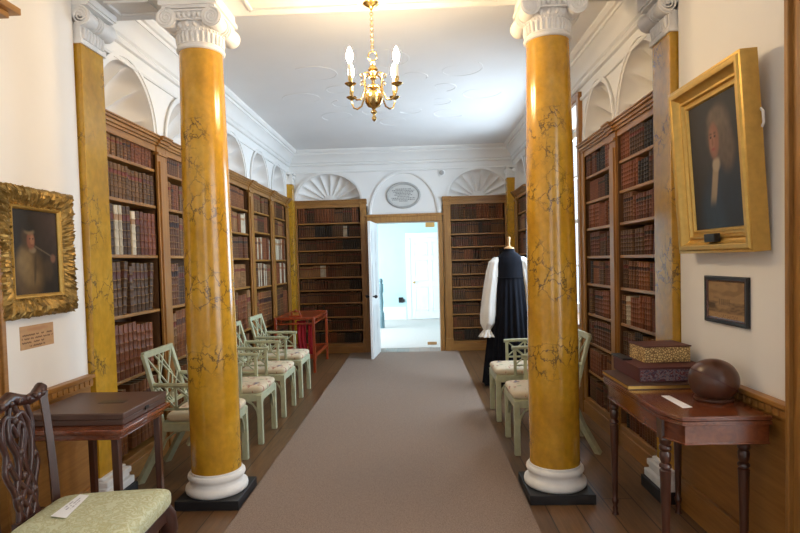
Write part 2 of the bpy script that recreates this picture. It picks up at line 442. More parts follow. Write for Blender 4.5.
# beam carried by the columns, with sunk soffit panels
BY0, BY1, BZ = 3.46, 3.84, 3.245
b = MB(); b.box(-2.16, 1.66, BY0, BY1, BZ, ZC)
b.box(-2.16, 1.66, BY0-.06, BY0+.01, 3.36, ZC); b.box(-2.16, 1.66, BY1-.01, BY1+.05, 3.38, ZC)
def frame_soffit(x0, x1):
    y0, y1 = BY0+.09, BY1-.09
    for (a, c_, d, e) in ((x0, x1, y0, y0+.022), (x0, x1, y1-.022, y1), (x0, x0+.022, y0, y1), (x1-.022, x1, y0, y1)):
        b.box(a, c_, d, e, BZ-.014, BZ+.01)
frame_soffit(-1.95, -1.66); frame_soffit(-1.07, .56); frame_soffit(1.15, 1.45)
st(b, 'beam', PLASTER, bevel=.004)
# faint plaster scrolls on the ceiling
sw = MB()
def scroll(cx, cy, r, turn, a0, hand):
    pts = []
    for i in range(26):
        t = a0 + hand*turn*2*pi*i/25; q = r*(1-.85*i/25); pts.append((cx+q*cos(t), cy+q*sin(t), ZC+.0055))
    sw.tube(pts, [.010*(1-.5*i/25) for i in range(26)], 6)
for k in range(8):
    t = 2*pi*k/8
    scroll(-.25+1.0*cos(t), 6.5+1.15*sin(t), .26, 1.3, t, 1); scroll(-.25+.62*cos(t+.4), 6.5+.7*sin(t+.4), .17, 1.2, t+2, -1)
st(sw, 'trim_ceiling_scrolls', CEILM, smooth=60)

# carpet runner
st(MB().box(-1.155, .655, -2.9, 9.45, 0, .012), 'carpet', CARPET)['label'] = 'long plain taupe carpet runner down the middle of the room'
bpy.data.objects['carpet']['category'] = 'carpet'; bpy.data.objects['carpet']['kind'] = 'thing'

# ------------------------------------------------------------------ doorway and the landing beyond
d = MB()
d.box(-.845, -.775, 9.47, 9.84, 0, 2.21); d.box(.365, .435, 9.47, 9.84, 0, 2.21); d.box(-.845, .435, 9.47, 9.84, 2.21, 2.31)
d.box(-.86, .45, 9.45, 9.56, 2.30, 2.345)
st(d, 'trim_6', OAKZ, bevel=.006)
leaf = MB(); leaf.box(0, .74, 0, .042, .015, 2.19)
lo = leaf.build('door_1', WHITEP, bevel=.003, kind='structure')
pn = MB()
for z0, z1 in ((.22, .85), (1.0, 1.55), (1.68, 2.05)):
    for x0, x1 in ((.10, .34), (.41, .65)):
        for y in (-.008, .05): pn.box(x0, x1, min(y, y+.0), y+.001 if y > 0 else 0, z0, z1)
pn.build('panel_moulding', WHITEP, lo, bevel=.003)
kn = MB(); kn.ball((.68, -.05, 1.0), .028, 12, 8); kn.ball((.68, .092, 1.0), .028, 12, 8); kn.tube([(.68, -.05, 1.0), (.68, .092, 1.0)], .01)
kn.build('door_knob', IRON, lo)
lo.location = (-.70, 9.50, 0); lo.rotation_euler = (0, 0, -R(95))
# landing
LF = plain('pale_landing_carpet', (.55, .52, .49), .95, var=.06, scale=60)
st(MB().box(-3.6, 2.6, 9.95, 15.1, -.1, .001), 'floor_landing', LF)
st(MB().box(-3.6, 2.6, 9.95, 15.1, 2.95, 3.05), 'ceiling_landing', CEILM)
st(MB().box(-3.6, 2.6, 14.8, 14.95, 0, 3.0), 'wall_landing_back', CYAN)
st(MB().box(2.5, 2.6, 9.95, 14.8, 0, 3.0), 'wall_landing_right', CYAN)
m = MB(); m.box(-3.6, -3.5, 9.95, 10.6, 0, 3); m.box(-3.6, -3.5, 13.6, 14.8, 0, 3); m.box(-3.6, -3.5, 10.6, 13.6, 0, .8); m.box(-3.6, -3.5, 10.6, 13.6, 2.8, 3)
st(m, 'wall_landing_left', CYAN)
window('window_4', lambda s, d, z: Vector((-3.52-d, 10.6+s, z)), 3.0, .8, 2.8, 4, 4)
st(MB().box(-3.5, -.32, 14.775, 14.80, 0, .34).box(-3.5, -.32, 14.77, 14.80, .30, .325), 'baseboard_landing', WHITEP)
d2 = MB(); d2.box(-.30, -.18, 14.75, 14.8, 0, 2.25); d2.box(.82, .94, 14.75, 14.8, 0, 2.25); d2.box(-.30, .94, 14.74, 14.8, 2.15, 2.28)
st(d2, 'trim_7', WHITEP, bevel=.006)
dd = st(MB().box(-.18, .82, 14.765, 14.79, .01, 2.15), 'door_2', WHITEP)
pn = MB()
for z0, z1 in ((.22, .85), (1.0, 1.55), (1.68, 2.03)):
    for x0, x1 in ((-.08, .27), (.37, .72)):
        for a, b_, c_, e in ((x0, x1, z0, z0+.025), (x0, x1, z1-.025, z1), (x0, x0+.025, z0, z1), (x1-.025, x1, z0, z1)): pn.box(a, b_, 14.757, 14.77, c_, e)
pn.build('panel_moulding', WHITEP, dd, bevel=.003)
MB().ball((-.10, 14.72, .98), .03, 12, 8).tube([(-.10, 14.77, .98), (-.10, 14.72, .98)], .01).build('door_knob', BRASS, dd)
# ------------------------------------------------------------------ bookcases and books
HC = 2.63
GX = lambda x: x
def bookcase(label, loc, rz, x0, x1, zs, xl, xr, stile_l, stile_r, top=HC, D=.28, base=.17):
    """local x along the front, y into the wall; opening x0..x1; carcase xl..xr; stiles carry a projecting pilaster strip"""
    t = thing('bookcase', label, 'bookcase', loc, rz, None)
    WX = OAKX
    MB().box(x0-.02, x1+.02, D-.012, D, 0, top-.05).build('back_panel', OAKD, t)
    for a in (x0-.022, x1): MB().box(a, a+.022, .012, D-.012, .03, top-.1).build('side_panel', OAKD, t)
    p = MB(); p.box(xl, xr, .0, .04, 0, base-.02); p.box(xl, xr, -.012, .04, 0, base-.05); p.box(x0, x1, .0, D-.012, base-.03, base)
    p.build('plinth', WX, t, bevel=.004)
    for z in zs:
        s = MB(); s.box(x0, x1, .018, D-.012, z-.024, z); s.build('shelf', WX, t, bevel=.004)
    f = MB(); f.box(x0-.001, x1+.001, .004, .03, top-.125, top-.06)
    for a, b, c_, d_ in ((-.012, .03, top-.075, top-.055), (-.026, .05, top-.055, top-.03), (-.045, D, top-.03, top-.012), (-.055, D, top-.012, top)):
        f.box(xl, xr, a, b, c_, d_)
    f.build('cornice', WX, t, bevel=.003)
    for s0, s1 in (stile_l, stile_r):
        if s1 - s0 < .01: continue
        q = MB(); q.box(s0, s1, -.006, .03, base-.02, top-.06)
        if s1-s0 > .1:
            m_ = .022; q.box(s0+m_, s1-m_, -.02, .0, base+.12, top-.20); q.box(s0-.006, s1+.006, -.024, .03, 0, base+.05); q.box(s0-.004, s1+.004, -.022, .03, top-.15, top-.125)
            for a, c_, d_ in ((-.03, top-.075, top-.055), (-.046, top-.055, top-.03), (-.065, top-.03, top-.012), (-.075, top-.012, top+.003)): q.box(s0-.01, s1+.01, a, .03, c_, d_)
        q.build('pilaster_strip', OAKZ, t, bevel=.003)
    return t

# --- book styles: leather with gilt bands on the spine (UV v runs up the spine)
def leather(name, c, gold=.5, lab=None, rough=.55):
    m, nt, b = newmat(name)
    b.inputs['Specular IOR Level'].default_value = .3
    tc = N(nt, 'ShaderNodeTexCoord'); sp = N(nt, 'ShaderNodeSeparateXYZ'); nt.links.new(tc.outputs['UV'], sp.inputs[0])
    def math_(op, a, bb=None):
        n_ = N(nt, 'ShaderNodeMath', operation=op)
        for i, x in enumerate((a, bb)):
            if x is None: continue
            if isinstance(x, (int, float)): n_.inputs[i].default_value = x
            else: nt.links.new(x, n_.inputs[i])
        return n_.outputs[0]
    fr = math_('FRACT', math_('MULTIPLY', sp.outputs['Y'], 6.0))
    ln = math_('LESS_THAN', math_('ABSOLUTE', math_('SUBTRACT', fr, .5)), .10)
    edge = math_('GREATER_THAN', math_('ABSOLUTE', math_('SUBTRACT', fr, .5)), .46)
    v = coords(nt, 'Object')
    base = ramp(nt, nz(nt, v, 9, 4, .6), [(.3, tuple(x*.6 for x in c)), (.7, tuple(min(1, x*1.08) for x in c))])
    oi = N(nt, 'ShaderNodeObjectInfo')
    var = ramp(nt, oi.outputs['Random'], [(0, (.72,)*3), (1, (1.25,)*3)])
    base = mix(nt, 1.0, base, var, 'MULTIPLY')
    g = (.45, .27, .08)
    col = mix(nt, math_('MULTIPLY', edge, gold*.55), base, g)
    col = mix(nt, math_('MULTIPLY', ln, gold*.10), col, g)
    if lab:
        lb = math_('MULTIPLY', math_('GREATER_THAN', sp.outputs['Y'], .70), math_('LESS_THAN', sp.outputs['Y'], .815))
        col = mix(nt, lb, col, lab)
    nt.links.new(col, b.inputs['Base Color']); b.inputs['Roughness'].default_value = rough
    return m
STY = [('dark brown', (.062, .026, .010), .6, (.11, .02, .012)), ('brown', (.125, .046, .015), .7, (.03, .012, .008)), ('chestnut', (.20, .066, .018), .6, (.06, .02, .01)),
       ('red brown', (.18, .052, .017), .5, None), ('oxblood', (.105, .030, .013), .6, (.03, .02, .012)), ('tan', (.26, .125, .045), .55, (.15, .03, .015)),
       ('black', (.016, .012, .011), .5, None), ('deep red', (.165, .042, .017), .5, None), ('mottled calf', (.15, .072, .028), .8, (.16, .035, .02)), ('cream vellum', (.58, .50, .37), .08, (.35, .2, .1)),
       ('dark blue', (.020, .028, .050), .4, None), ('umber', (.085, .040, .017), .75, (.09, .03, .02))]
SM = [leather('leather_'+n_.replace(' ', '_'), c, g, l) for n_, c, g, l in STY]
def book_geo(w, d, h, lo=False):
    """spine at y=0 facing -y, standing on z=0, x 0..w"""
    vs = []; fs = []; mt = []
    ns = 5; ang = [pi*i/ns for i in range(ns+1)]; br = min(.35*w, .012)
    zs = [0]
    nb = 5
    for k in range(nb): zc = h*(k+1)/6*1.0; zs += [zc-.006*h/.28, zc-.002, zc+.002, zc+.006*h/.28]
    zs.append(h)
    if lo: zs = [0, h]
    outl = lambda bulge: [(0, d)] + [(w/2 - (w/2)*cos(a), br - (br+bulge)*sin(a)) for a in ang] + [(w, d)]
    rows = []
    for i, z in enumerate(zs):
        bulge = 0
        if not lo and 0 < i < len(zs)-1 and (i-1) % 4 in (1, 2): bulge = .0035
        rows.append([(x, y, z) for x, y in outl(bulge)])
    n = len(rows[0]); vs = [p for r in rows for p in r]
    for j in range(len(rows)-1):
        for i in range(n-1): fs.append((j*n+i, j*n+i+1, (j+1)*n+i+1, (j+1)*n+i)); mt.append(0)
    # inner faces of the boards and the page block, set in from head, tail and fore-edge
    bt = min(.004, w*.12); k = len(vs)
    # top of boards + recessed pages
    for z, zi in ((0, .004), (h, h-.005)):
        o = len(vs); out = rows[0] if z == 0 else rows[-1]
        vs += [(p[0], p[1], z) for p in out]
        inn = [(min(max(p[0], bt), w-bt), max(p[1], .004) if 0 < q < n-1 else d, zi) for q, p in enumerate(out)]
        vs += [(p[0], p[1], z) for p in inn]; vs += inn
        for i in range(n-1):
            fs.append((o+i, o+i+1, o+n+i+1, o+n+i)); mt.append(0)
            fs.append((o+n+i, o+n+i+1, o+2*n+i+1, o+2*n+i)); mt.append(0)
        fs.append(tuple(o+2*n+i for i in range(n))); mt.append(1)
    o = len(vs); vs += [(0, d, 0), (w, d, 0), (w, d, h), (0, d, h)]; fs.append((o, o+1, o+2, o+3)); mt.append(1)
    return vs, fs, mt
def book_mesh(name, parts):
    """parts: list of (verts, faces, mats, matrix, style, h)"""
    V = []; F = []; MT = []; UV = []
    for vs, fs, mt, Mx, sidx, h in parts:
        o = len(V); V += [tuple(Mx @ Vector(p)) for p in vs]
        for f, m_ in zip(fs, mt):
            F.append(tuple(o+i for i in f)); MT.append(sidx if m_ == 0 else len(STY)); UV += [(.5, vs[i][2]/h) for i in f]
    me = bpy.data.meshes.new(name); me.from_pydata(V, [], F)
    uv = me.uv_layers.new(name='UVMap'); uv.data.foreach_set('uv', [x for p in UV for x in p])
    return me, MT
PROTO = {}
def proto(sidx):
    if sidx not in PROTO:
        vs, fs, mt = book_geo(.04, .19, .28)
        me, MT = book_mesh('book', [(vs, fs, mt, Matrix(), sidx, .28)])
        me.materials.append(SM[sidx]); me.materials.append(PAGE)
        me.polygons.foreach_set('material_index', [0 if k == sidx else 1 for k in MT])
        me.shade_smooth(); me.set_sharp_from_angle(angle=R(35))
        PROTO[sidx] = me
    return PROTO[sidx]
ORD = 'first second third fourth fifth sixth seventh eighth ninth tenth eleventh twelfth thirteenth fourteenth fifteenth sixteenth seventeenth eighteenth nineteenth twentieth'.split()
ordn = lambda i: ORD[i] if i < 20 else 'twenty-' + ORD[i-20]
books = []   # world matrix, w, d, h, style, row key
def fill(case, x0, x1, zs, tops, palette, rowname, D=.28, wr=(.028, .05), tight=.0, special=None, inset=.014, hr=(.80, .96)):
    rnd = random.Random(hash((round(x0, 3), round(x1, 3), len(zs), round(case.location.x*100), round(case.location.y*100))) & 0xffff)
    rz_far = case.rotation_euler.z
    Mc = Matrix.Translation(case.location) @ Matrix.Rotation(case.rotation_euler.z, 4, 'Z')
    for r, (z, zt) in enumerate(zip(zs, tops)):
        clear = zt - .024 - z; x = x0 + .006; end = x1 - rnd.choice([0, 0, .03, .08]) if rz_far > 0 else x1; x += rnd.choice([0, 0, .04, .08]) if rz_far < 0 else 0; run = 0; row = []
        while x < x1 - .03:
            if run <= 0:
                run = rnd.choice([1, 2, 3, 4, 5, 6, 8]); sty = rnd.choice(palette); h = clear*rnd.uniform(*hr); w = rnd.uniform(*wr)*(1+.5*(clear-.25)); d = min(.235, rnd.uniform(.6, .75)*h+.06); ins = inset+rnd.uniform(0, .015)
            ww = w*rnd.uniform(.9, 1.12); hh = h*rnd.uniform(.975, 1.0); run -= 1
            if special: 
                q = special(r, (x-x0)/(x1-x0), rnd)
                s_ = q if q is not None else sty
            else: s_ = sty
            if x + ww > end - .004: break
            lean = 0
            if rnd.random() < .03 and x + ww + .06 < x1: lean = R(rnd.uniform(5, 9))
            if lean:
                Mx = Mc @ Matrix.Translation((x + sin(lean)*0, ins, z+.001)) @ Matrix.Translation((hh*sin(lean), 0, 0)) @ Matrix.Rotation(-lean, 4, 'Y') @ Matrix.Translation((-0.0, 0, 0))
                Mx = Mc @ Matrix.Translation((x, ins, z+.001+ww*sin(lean))) @ Matrix.Rotation(lean, 4, 'Y')
                adv = ww*cos(lean) + hh*sin(lean)
            else:
                Mx = Mc @ Matrix.Translation((x, ins, z+.0008)); adv = ww
            row.append((Mx, ww*.985, d, hh, s_, rowname, r, adv)); x += adv + rnd.uniform(.0005, .0025)
            if rnd.random() < tight: x += rnd.uniform(.02, .09)
        books.extend(row)

ZL1 = [.20, .74, 1.21, 1.65, 2.06, 2.36]; TL = lambda zs, top=HC: zs[1:] + [top-.10+.024]
ZL3 = [.20, .75, 1.28, 1.64, 1.95, 2.25]; ZL4 = [.20, .68, 1.25, 1.62, 2.0, 2.27]
ZR = [.17, .44, .72, 1.0, 1.29, 1.55, 1.815, 2.07, 2.31]
ZBK = [.18, .40, .63, .87, 1.09, 1.31, 1.55, 1.77, 1.99, 2.23]
LX = -2.13
# left run: local x = world Y
runs = [('first', 3.76, 4.59, ZL1, 3.745, 4.75, (3.745, 3.76), (4.59, 4.75)), ('second', 4.77, 5.83, ZL1, 4.752, 5.99, (4.752, 4.77), (5.83, 5.99)),
        ('third', 6.01, 7.12, ZL3, 5.992, 7.28, (5.992, 6.01), (7.12, 7.28)), ('fourth', 7.30, 8.17, ZL4, 7.282, 8.33, (7.282, 7.30), (8.17, 8.33)),
        ('fifth', 8.35, 9.15, ZL4, 8.332, 9.30, (8.332, 8.35), (9.15, 9.30))]
where = {'first': 'oak bookcase just behind the left square marble pilaster', 'second': 'oak bookcase mostly hidden behind the left round column', 'third': 'oak bookcase seen just right of the left round column',
         'fourth': 'narrow oak bookcase in the middle of the far left run', 'fifth': 'oak bookcase at the far end of the left run, by the corner post'}
short = {'first': 'left bookcase beside the pilaster', 'second': 'left bookcase behind the column', 'third': 'left bookcase just past the column', 'fourth': 'fourth left bookcase', 'fifth': 'fifth left bookcase'}
PALL = [0, 1, 2, 3, 4, 8, 8, 11, 1, 5]
def spec1(r, f, rnd):
    if r == 3 and (.22 < f < .34 or .47 < f < .58): return 9
    if r == 3 and f > .62: return 7
    if r == 3: return 0
    if r == 2: return 5 if f > .88 else 11
    if r == 1: return 3
    if r == 5 and f > .55: return 3
    return None
def spec3(r, f, rnd):
    if r == 4 and f > .7: return 9
    if r == 1 and f < .12: return 10
    return None
def spec4(r, f, rnd):
    if r in (2, 3) and rnd.random() < .2: return 9
    return None
for nm, a, b_, zs, xl, xr, sl, sr in runs:
    o = bookcase(where[nm], (LX, xl, 0), pi/2, a-xl, b_-xl, zs[1:], 0, xr-xl, (0, sl[1]-xl), (sr[0]-xl, sr[1]-xl))
    fill(o, a-xl, b_-xl, zs, TL(zs), PALL, short[nm], special={'first': spec1, 'third': spec3, 'fourth': spec4, 'fifth': spec4}.get(nm), wr=(.045, .062) if nm == 'first' else (.035, .055), tight=.02)
# right run: local x = -world Y (far to near)
PALR = [0, 3, 4, 3, 2, 0, 6, 4, 1, 11]
def specR(r, f, rnd):
    if r == 3 and .1 < f < .2: return 9
    return None
rr = [('beside the window', 5.50, 4.76, 5.58, 4.62, (0, .08), None), ('beside the square pilaster', 4.61, 3.86, 4.618, 3.84, (0, .008), (.758, .778))]
ra = bookcase('brown oak bookcase between the right window and its neighbour', (1.63, 5.58, 0), -pi/2, .08, .82, ZR[1:], 0, .96, (0, .08), (.82, .96))
fill(ra, .08, .82, ZR, TL(ZR), PALR, 'right bookcase beside the window', wr=(.032, .05), tight=.03)
rb = bookcase('brown oak bookcase just behind the right square pilaster', (1.63, 4.618, 0), -pi/2, .008, .85, ZR[1:], 0, .87, (0, .008), (.85, .87))
fill(rb, .008, .85, ZR, TL(ZR), PALR, 'right bookcase beside the pilaster', wr=(.032, .05), tight=.03, special=specR)
rc = bookcase('dark oak bookcase at the far right corner past the window', (1.63, 9.30, 0), -pi/2, .15, .95, ZL4[1:], 0, 1.02, (0, .15), (.95, 1.02))
fill(rc, .15, .95, ZL4, TL(ZL4), PALL, 'far right bookcase', wr=(.035, .055), tight=.02)
# back wall
PALB = [0, 1, 3, 4, 11, 1, 0, 6]
def specB(r, f, rnd):
    if r == 8 and .72 < f < .76: return 9
    if r == 5 and .33 < f < .4: return 9
    if r == 5 and f < .33: return 5
    return None
bl = bookcase('dark oak bookcase on the back wall left of the doorway', (-2.055, 9.5, 0), 0, .03, 1.105, ZBK[1:], 0, 1.225, (0, .03), (1.105, 1.21), top=2.61)
fill(bl, .03, 1.105, ZBK, TL(ZBK, 2.61), PALB, 'back bookcase left of the doorway', wr=(.028, .042), special=specB)
br_ = bookcase('dark oak bookcase on the back wall behind the robed dummy', (.44, 9.5, 0), 0, .14, 1.05, ZBK[1:], 0, 1.07, (.01, .14), (1.05, 1.07), top=2.61)
fill(br_, .14, 1.05, ZBK, TL(ZBK, 2.61), PALB, 'back bookcase right of the doorway', wr=(.028, .042))

# --- which books show largest in the photo
def seen_area(bk):
    Mx, w, d, h = bk[:4]
    q = [px(Mx @ Vector(p)) for p in ((0, 0, 0), (w, 0, 0), (w, 0, h), (0, 0, h))]
    cx = sum(p[0] for p in q)/4; cy = sum(p[1] for p in q)/4
    if not (2 < cx < 798 and 2 < cy < 531): return 0
    cw = MW = None
    if 177 < cx < 242 or 526 < cx < 582: return 0
    if 652 < cx: return 0
    if cx < 104: return 0
    if cy > 395 and cx < 600: return 0
    if 606 < cx and cy > 352: return 0
    a = 0
    for i in range(4):
        p, n_ = q[i], q[(i+1) % 4]; a += p[0]*n_[1] - n_[0]*p[1]
    return abs(a)/2
books.sort(key=lambda b: -seen_area(b))
near = [b for b in books[:300] if seen_area(b) > 0]; rest = books[len(near):]
keyed = {}
for b in near: keyed.setdefault((b[5], b[6]), []).append(b)
nrows = {}
for (nm, r), lst in keyed.items():
    lst.sort(key=lambda b: px(b[0] @ Vector((b[1]/2, 0, 0)))[0])
    total = len(ZR) if nm.startswith('right') else len(ZBK) if nm.startswith('back') else 6
    for i, (Mx, w, d, h, s_, _, _, _) in enumerate(lst):
        o = bpy.data.objects.new('book', proto(s_)); C.objects.link(o)
        o.matrix_world = Mx @ Matrix.Diagonal((w/.04, d/.19, h/.28, 1))
        kind = STY[s_][0] + (' book' if s_ == 9 else ' leather book')
        tag(o, f'{kind}, {ordn(i)} from left, {ordn(total-1-r)} shelf down, {nm}', 'book', f'books on the {ordn(total-1-r)} shelf down of the {nm}')
parts = []
for Mx, w, d, h, s_, *_ in rest:
    vs, fs, mt = book_geo(w, d, h, True); parts.append((vs, fs, mt, Mx, s_, h))
me, MT = book_mesh('far_books', parts)
for m_ in SM: me.materials.append(m_)
me.materials.append(PAGE); me.polygons.foreach_set('material_index', MT); me.shade_smooth(); me.set_sharp_from_angle(angle=R(35))
o = bpy.data.objects.new('far_books', me); C.objects.link(o); o['kind'] = 'stuff'
tag(o, 'rows of old leather books filling the far and half-hidden shelves', 'books')
print('BOOKS', len(books), len(near))

# corner posts between the side and back cases
for nm, x0, x1, lab in (('left', -2.17, -2.055, 'slim yellow marble corner post left of the back bookcase'), ('right', 1.51, 1.64, 'slim yellow marble corner post right of the back bookcase')):
    t = thing('corner_post', lab, 'post', ((x0+x1)/2, 9.42, 0), 0, None)
    hw = (x1-x0)/2
    MB().box(-hw, hw, -.09, .08, .16, 2.88).build('shaft', MARBLE, t, bevel=.004)
    MB().box(-hw-.01, hw+.01, -.10, .08, 0, .16).build('base', OAKX, t, bevel=.005)
    k = MB(); k.box(-hw-.008, hw+.008, -.10, .08, 2.88, 2.91); k.box(-hw, hw, -.09, .08, 2.91, 3.02); k.box(-hw-.02, hw+.02, -.12, .09, 3.04, 3.075)
    for sx in (-1, 1): k.tube([(sx*hw*.8, -.125, 3.0), (sx*hw*.8, .08, 3.0)], .036, 14)
    k.build('capital', CAPM, t, smooth=35)
# ------------------------------------------------------------------ columns and pilasters
def spiral(mb, c, ax, ay, r0, turns=2.6, thick=.0075, hand=1):
    """raised spiral on a disc face; ax, ay span the disc"""
    c = Vector(c); ax = Vector(ax); ay = Vector(ay); pts = []; n = 60
    for i in range(n+1):
        t = hand*2*pi*turns*i/n + pi/2; r = r0*(1-.88*i/n); pts.append(c + ax*r*cos(t) + ay*r*sin(t))
    mb.tube(pts, [thick*(1-.45*i/n) for i in range(n+1)], 6)
def volute_roll(mb, x, z, y0, y1, r):
    """bolster along y from face to face, waisted in the middle, with a spiral on both faces"""
    n = 14; pts = []; rs = []
    for i in range(n+1):
        f = i/n; pts.append((x, y0+(y1-y0)*f, z)); rs.append(r*(.74+.26*abs(2*f-1)**1.6))
    mb.tube(pts, rs, 26)
    hand = 1 if x < 0 else -1
    spiral(mb, (x, y0-.001, z), (1, 0, 0), (0, 0, 1), r*.88, hand=hand); spiral(mb, (x, y1+.001, z), (1, 0, 0), (0, 0, 1), r*.88, hand=hand)
    for q in (.42, .5, .58):
        yy = y0+(y1-y0)*q; mb.tube([(x+r*.8*cos(t*pi/10), yy, z+r*.8*sin(t*pi/10)) for t in range(20)], .007, 6, True)
def column(label, x, y):
    t = thing('column', label, 'column', (x, y, 0))
    MB().box(-.205, .205, -.205, .205, 0, .062).build('plinth', BLACK, t, bevel=.003)
    pr = [(.15, .062), (.188, .062), (.198, .072), (.201, .088), (.198, .104), (.187, .114), (.174, .118), (.168, .128), (.168, .142), (.173, .152), (.180, .156), (.185, .168), (.183, .182), (.176, .190), (.166, .192), (.166, .206), (.15, .208)]
    MB().lathe(pr, 56).build('base', CAPM, t, smooth=50)
    sh = [(.05, .20)] + [(.161 - .026*(max(0, (i/16-.22))/.78)**1.5, .205 + (2.935-.205)*i/16) for i in range(17)] + [(.05, 2.94)]
    MB().lathe(sh, 64).build('shaft', MARBLE, t, smooth=50)
    k = MB(); q = -.03
    k.lathe([(r, z+q) for r, z in [(.10, 2.955), (.140, 2.955), (.150, 2.962), (.152, 2.972), (.146, 2.984), (.138, 2.988), (.137, 3.0), (.139, 3.05), (.143, 3.065), (.150, 3.072), (.160, 3.085), (.165, 3.10), (.160, 3.115), (.1, 3.12)]], 56)
    for i in range(28):       # carved leaves round the neck, eggs above
        a = 2*pi*i/28
        k.tube([(.137*cos(a), .137*sin(a), 2.995+q), (.142*cos(a), .142*sin(a), 3.03+q), (.143*cos(a), .143*sin(a), 3.058+q)], [.011, .012, .007], 8)
    for i in range(20):
        a = 2*pi*(i+.5)/20; k.ball((.162*cos(a), .162*sin(a), 3.095+q), .016, 8, 6, sz=1.2)
    for i in range(40):
        a = 2*pi*i/40; k.ball((.147*cos(a), .147*sin(a), 3.069+q), .007, 6, 4)
    k.box(-.145, .145, -.175, .175, 3.115+q, 3.17+q)
    for s in (-1, 1): volute_roll(k, s*.142, 3.122+q, -.19, .19, .062)
    for i in range(-2, 3):
        for s in (-1, 1): k.ball((i*.032, s*.178, 3.140+q), .016, 8, 6, sz=1.25)
    for s in (-1, 1):
        k.tube([(i*.012, s*.180, 3.168+q) for i in range(-12, 13)], .007, 6); k.tube([(i*.010, s*.180, 3.113+q) for i in range(-9, 10)], .006, 6)
    k.box(-.165, .165, -.19, .19, 3.178+q, 3.195+q); k.box(-.182, .182, -.205, .205, 3.195+q, 3.222+q); k.box(-.17, .17, -.195, .195, 3.22+q, BZ)
    k.build('capital', CAPM, t, smooth=45)
    return t
column('tall yellow marble column left of the carpet, white scrolled capital', -1.375, 3.66)
column('tall yellow marble column right of the carpet, white scrolled capital', .872, 3.68)
def pilaster(label, xw, sx, h=0):
    """flat pilaster on a side wall facing the columns; sx is the way it faces"""
    t = thing('pilaster', label, 'pilaster', (xw, 3.605, 0))
    def bx(mb, d0, d1, y0, y1, z0, z1):
        a, b_ = sorted((sx*d0, sx*d1)); return mb.box(a, b_, y0, y1, z0, z1)
    e = -.008
    bx(MB(), e, .165, -.145, .175, 0, .075).build('plinth', BLACK, t, bevel=.003)
    m = MB()
    for d, y, z0, z1 in ((.150, .165, .075, .125), (.125, .150, .125, .150), (.135, .158, .150, .19), (.105, .142, .19, .21)): bx(m, e, d, max(-y, -.144), y, z0, z1)
    m.build('base', CAPM, t, bevel=.008)
    bx(MB(), e, .080, -.130, .122, .205, 2.935+h).build('shaft', MARBLE, t, bevel=.003)
    k = MB()
    for d, y, z0, z1 in ((.092, .140, 2.925, 2.955), (.082, .130, 2.955, 3.05), (.105, .145, 3.05, 3.09), (.09, .14, 3.09, 3.155), (.14, .165, 3.155, 3.168), (.155, .175, 3.168, BZ)): bx(k, e, d, max(-y, -.143), y, z0+h, z1+(h if z1 < BZ else 0))
    volute_roll(k, sx*.092, 3.092+h, -.143, .165, .062)
    for i in range(-3, 4): k.tube([(sx*.084, i*.034, 2.96+h), (sx*.092, i*.034, 3.0+h), (sx*.092, i*.034, 3.03+h)], [.012, .013, .008], 8)
    k.build('capital', CAPM, t, smooth=45)
pilaster('flat yellow marble pilaster on left wall behind the wooden case table', -2.142, 1, .035)
pilaster('flat yellow marble pilaster on right wall beside the large gilt portrait', 1.636, -1, -.035)

